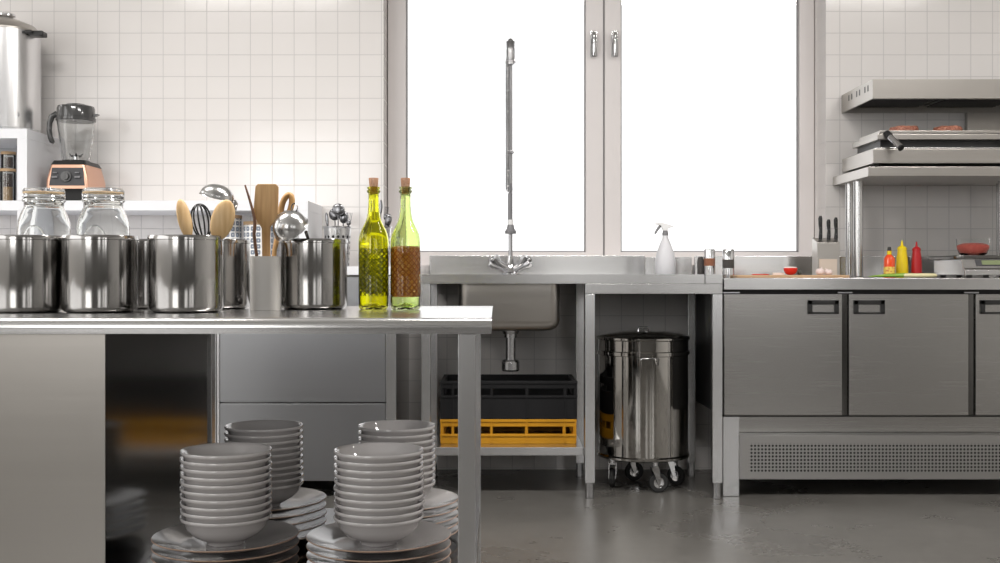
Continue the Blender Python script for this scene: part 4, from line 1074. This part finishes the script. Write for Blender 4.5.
b.prism(q, 'y', ud - .003, ud + .004, .0012); o = obj('wooden_turner', b, 'wood_mid'); tag(o, 'broad flat wooden turner standing in the ceramic utensil holder', 'turner')
b = B(); pts = [(245, 185), (248.5, 196), (252, 208), (254.5, 218), (254.8, 226), (254, 234), (255.2, 245), (257, 258)]
d_ = ud - .008
b.tube([(PX(x, d_), d_, PZ(y, d_)) for x, y in pts] + [(ux - .010, d_, zfl)], [.0018, .0026, .003, .0035, .0038, .0038, .0036, .0034, .0034], 8); o = obj('wooden_spatula', b, 'wood_dark'); tag(o, 'thin dark brown wavy wooden spatula seen edge on in utensil holder', 'spatula')
b = B(); d_ = ud + .05; c = (286.5, 206); ring = []
for k in range(36):
    a = 2 * PI * k / 36; u, v = 4.6 * math.cos(a), 11.5 * math.sin(a); th = math.radians(16)
    x, y = c[0] + u * math.cos(th) + v * math.sin(th), c[1] + u * math.sin(th) - v * math.cos(th)
    ring.append((PX(x, d_), d_, PZ(y, d_)))
b.tube(ring, .0066, 10, True)
b.tube([(PX(283.5, d_), d_, PZ(216, d_)), (PX(279.5, d_), d_, PZ(228, d_)), (PX(274.5, ud + .022), ud + .022, PZ(250, ud + .022)), (ux + .009, ud + .014, zfl)], [.0065, .007, .005, .0045], 10)
o = obj('wooden_loop_spoon', b, 'wood_mid'); tag(o, 'wooden spoon with an oval open loop leaning right in utensil holder', 'spoon')

# utensils in pot of spoons (third pot)
px3, pd = PX(186, 2.28), 2.28; zin = ZI + .006
def V(x, y, d): return Vector((PX(x, d), d, PZ(y, d)))
def wooden(name, head, w, L, tilt, d, foot, mat, label, lean=.35):
    b = B(); rot = Matrix.Rotation(math.radians(tilt), 3, 'Y') @ Matrix.Rotation(lean, 3, 'Z')
    c = V(head[0], head[1], d); k = d / F
    b.ball(c, w * k, .008, L * k, 28, rot)
    ax = rot @ Vector((0, 0, 1)); f = Vector(foot)
    b.tube([c - ax * L * k * .85, c - ax * L * k * .85 + (f - (c - ax * L * k * .85)) * .5, f], [.006, .005, .005], 10)
    o = obj(name, b, mat); tag(o, label, 'spoon'); return o
wooden('wooden_spoon', (184.5, 219), 7.0, 20.5, -13, 2.27, (px3 + .03, 2.30, zin + .006), 'wood_pale', 'narrow pale wooden spoon left of the black whisk in a pot', .5)
wooden('wooden_spoon', (222.5, 220), 11.5, 21, 16, 2.27, (px3 - .02, 2.265, zin + .006), 'wood_pale', 'broad pale wooden spoon right of the black whisk in a pot', .1)
t = thing('balloon_whisk', 'black wire whisk between two wooden spoons in the steel pot', 'whisk', (px3 + .01, 2.31, zin))
d_ = 2.30; c = V(201.5, 222, d_); k = d_ / F; b = B(); tilt = Matrix.Rotation(math.radians(-9), 3, 'Y')
for j in range(6):
    a = j * PI / 6; pts = []
    for i in range(33):
        u = i / 32; th = u * 2 * PI
        rr = 10.8 * k * math.sin(th / 2) ** .8 if True else 0
        sgn = 1 if u <= .5 else -1
        # teardrop loop
        zz = -18 * k + 36 * k * (1 - math.cos(th)) / 2
        ww = 11 * k * math.sin(th) * (.75 + .25 * (1 - math.cos(th)) / 2)
        pts.append(c + tilt @ Vector((ww * math.cos(a), ww * math.sin(a), zz)))
    b.tube(pts, .0016, 6)
obj('wire_loops', b, 'black', t)
b = B(); p0 = c + tilt @ Vector((0, 0, -17 * k)); b.tube([p0, (px3 + .016, 2.315, zin + .009)], [.005, .006], 12); obj('whisk_handle', b, 'black', t)
# ladle in the same pot
t = thing('soup_ladle', 'steel ladle with its bowl turned down above the pot of spoons', 'ladle', (px3 + .03, 2.33, zin))
d_ = 2.33; c = V(217, 196.5, d_); rl = 17 * d_ / F
rot = (Matrix.Rotation(math.radians(15), 4, 'Y') @ Matrix.Rotation(math.radians(6), 4, 'X'))
b = B(); pr_ = [(0, rl * .72)] + [(rl * math.sin(a), rl * .72 * math.cos(a)) for a in [i * PI / 20 for i in range(1, 11)]] + [(rl * 1.05, -.002), (rl * .97, -.002)] + [(rl * .95 * math.sin(a), rl * .68 * math.cos(a)) for a in [i * PI / 20 for i in range(10, 0, -1)]] + [(0, rl * .68)]
b.lathe(pr_, seg=40, mat=Matrix.Translation(c) @ rot); obj('ladle_bowl', b, 'ladle', t)
b = B(); e = Matrix.Translation(c) @ rot @ Vector((rl * 1.0, 0, 0)); b.tube([e, V(235.5, 204, d_), V(234, 211, 2.32), V(226, 224, 2.31), V(217.5, 238, 2.305), Vector((px3 + .04, 2.30, zin + .008))], [.005, .005, .0045, .0042, .004, .004], 10); obj('ladle_handle', b, 'pot', t)
# ladle in the lone pot
p5x, p5d = PX(313.5, 2.5), 2.5
t = thing('round_ladle', 'shiny round steel ladle with hook leaning over the lone pot', 'ladle', (p5x - .02, 2.45, zin))
d_ = 2.415; c = V(291.0, 228, d_); rl = 18 * d_ / F
rot = Matrix.Rotation(math.radians(-28), 4, 'Y') @ Matrix.Rotation(math.radians(38), 4, 'X')
b = B(); pr_ = [(0, rl)] + [(rl * math.sin(a), rl * math.cos(a)) for a in [i * PI / 20 for i in range(1, 11)]] + [(rl * 1.04, -.002), (rl * .97, -.002)] + [(rl * .96 * math.sin(a), rl * .96 * math.cos(a)) for a in [i * PI / 20 for i in range(10, 0, -1)]] + [(0, rl * .96)]
b.lathe(pr_, seg=48, mat=Matrix.Translation(c) @ rot); obj('ladle_bowl', b, 'ladle', t)
b = B(); b.tube([V(306, 232, d_ + .01), V(308, 238, d_ + .03), Vector((p5x - .03, p5d - .025, zin + .06)), Vector((p5x - .01, p5d, zin + .006))], [.004, .004, .0035, .0035], 10); obj('ladle_handle', b, 'pot', t)
b = B(); b.torus(tuple(V(294.5, 207.5, d_)), .008, .0014, 'y', 24, 6, .8, 1.1); obj('hanging_hook', b, 'pot', t)

# bottles
def bottle(x, d, label, gm, kind):
    X = PX(x, d); z0 = ZI + .0003
    t = thing('glass_bottle', label, 'bottle', (X, d, z0), 'glass bottles on the island')
    r = 15 * d / F; Hn = PZ(187, d) - z0; th = .0022
    zs_ = PZ(243, d) - z0; zn = PZ(216, d) - z0; rn = 5.2 * d / F
    zp_ = lambda y: PZ(y, d) - z0
    sh = [(1, 244), (.985, 239), (.93, 234.5), (.82, 230), (.68, 226), (.55, 222), (.45, 217.5), (.39, 212), (.36, 206)]
    out = [(0, .010), (r * .5, .005), (r * .8, 0), (r * .93, .001), (r, .007)] + [(r * f, zp_(y)) for f, y in sh] + [(rn, zp_(200)), (rn, Hn - .014), (rn * 1.25, Hn - .012), (rn * 1.3, Hn - .008), (rn * 1.1, Hn - .007), (rn * 1.1, Hn - .005), (rn * 1.25, Hn - .003), (rn * 1.25, Hn)]
    inn = [(rn - .0018, Hn), (rn - .0018, zp_(200))] + [(r * f - th, zp_(y)) for f, y in sh[::-1]] + [(r - th, .010), (r * .8, .006), (r * .5, .010), (0, .014)]
    b = B(); b.lathe(out + inn, (X, d, z0), 64); obj('bottle_glass', b, gm, t, origin=(X, d, z0), sharp=60)
    e = th + .0006
    b = B()
    if kind == 'oil':
        b.lathe([(0, .0146), (r * .5 - .001, .0108), (r * .8, .0068), (r - e, .012)] + [(r * f - e, zp_(y) - .0005) for f, y in sh[:-1]] + [(0, zp_(212) - .0005)], (X, d, z0), 48); obj('oil', b, 'oil', t)
    else:
        b.lathe([(0, .028), (r - e, .028), (r - e, zp_(247)), (r * .5, zp_(246)), (0, zp_(246))], (X, d, z0), 48); obj('spice_filling', b, 'chili', t)
    b = B(); b.lathe([(0, Hn - .012), (rn - .0022, Hn - .012), (rn - .002, Hn), (rn * .95, PZ(178, d) - z0 - .001), (rn * .9, PZ(178, d) - z0), (0, PZ(178, d) - z0)], (X, d, z0), 24); obj('cork', b, 'cork', t)
bottle(373.6, 2.46, 'yellow green oil bottle with netted pattern and cork, left of the red filled one', 'oil_glass', 'oil')
bottle(405.5, 2.46, 'green glass bottle filled with red spice, right of the yellow oil bottle', 'green_glass', 'spice')

# ------------------------------------------------------------------ light
wd = bpy.data.worlds.new('World'); bpy.context.scene.world = wd; wd.use_nodes = True
bg = wd.node_tree.nodes['Background']; bg.inputs[0].default_value = (1, 1, 1, 1); bg.inputs[1].default_value = 1.6
def area(name, loc, rot, sx, sy, power, col=(1, 1, 1)):
    l = bpy.data.lights.new(name, 'AREA'); l.shape = 'RECTANGLE'; l.size = sx; l.size_y = sy; l.energy = power; l.color = col
    o = bpy.data.objects.new(name, l); C.objects.link(o); o.location = loc; o.rotation_euler = rot; return o
for w, p in zip(LW, (14, 12)): area('daylight_left', (XL - .03, (w[0] + w[1]) / 2, (LZ[0] + LZ[1]) / 2), (0, -PI / 2, 0), LZ[1] - LZ[0] - .1, w[1] - w[0] - .1, p, (1, .985, .96))
for w, rad in zip(RW, (3.7, 1.6, 1.8, 2.4)): area('daylight_rear', ((w[0] + w[1]) / 2, YB - .03, (w[2] + w[3]) / 2), (PI / 2, 0, 0), w[1] - w[0] - .1, w[3] - w[2] - .1, rad * PI * (w[1] - w[0] - .1) * (w[3] - w[2] - .1), (1, .985, .96))
for x in (-1.7, .4, 2.5): area('ceiling_lamp', (x, 2.4, ZC - .02), (0, 0, 0), 1.2, .3, 60, (1, .965, .93))

# ------------------------------------------------------------------ camera
cam = bpy.data.cameras.new('camera'); co = bpy.data.objects.new('camera', cam); C.objects.link(co)
co.location = (0, 0, CH); co.rotation_euler = (PI / 2, 0, 0)
cam.sensor_width = 36; cam.lens = 36 * F / 1000
cam.shift_x = (500 - CX) / 1000; cam.shift_y = -(281.5 - CY) / 1000
cam.clip_start = .05
sc = bpy.context.scene; sc.camera = co
sc.view_settings.view_transform = 'Standard'; sc.view_settings.look = 'None'
sc.view_settings.exposure = 0; sc.view_settings.gamma = 1; sc.view_settings.use_curve_mapping = False
sc.cycles.use_denoising = True
sc.cycles.max_bounces = 14; sc.cycles.glossy_bounces = 6; sc.cycles.transmission_bounces = 14; sc.cycles.transparent_max_bounces = 24
sc.cycles.diffuse_bounces = 5
sc.cycles.caustics_reflective = False; sc.cycles.caustics_refractive = True
sc.cycles.sample_clamp_indirect = 6
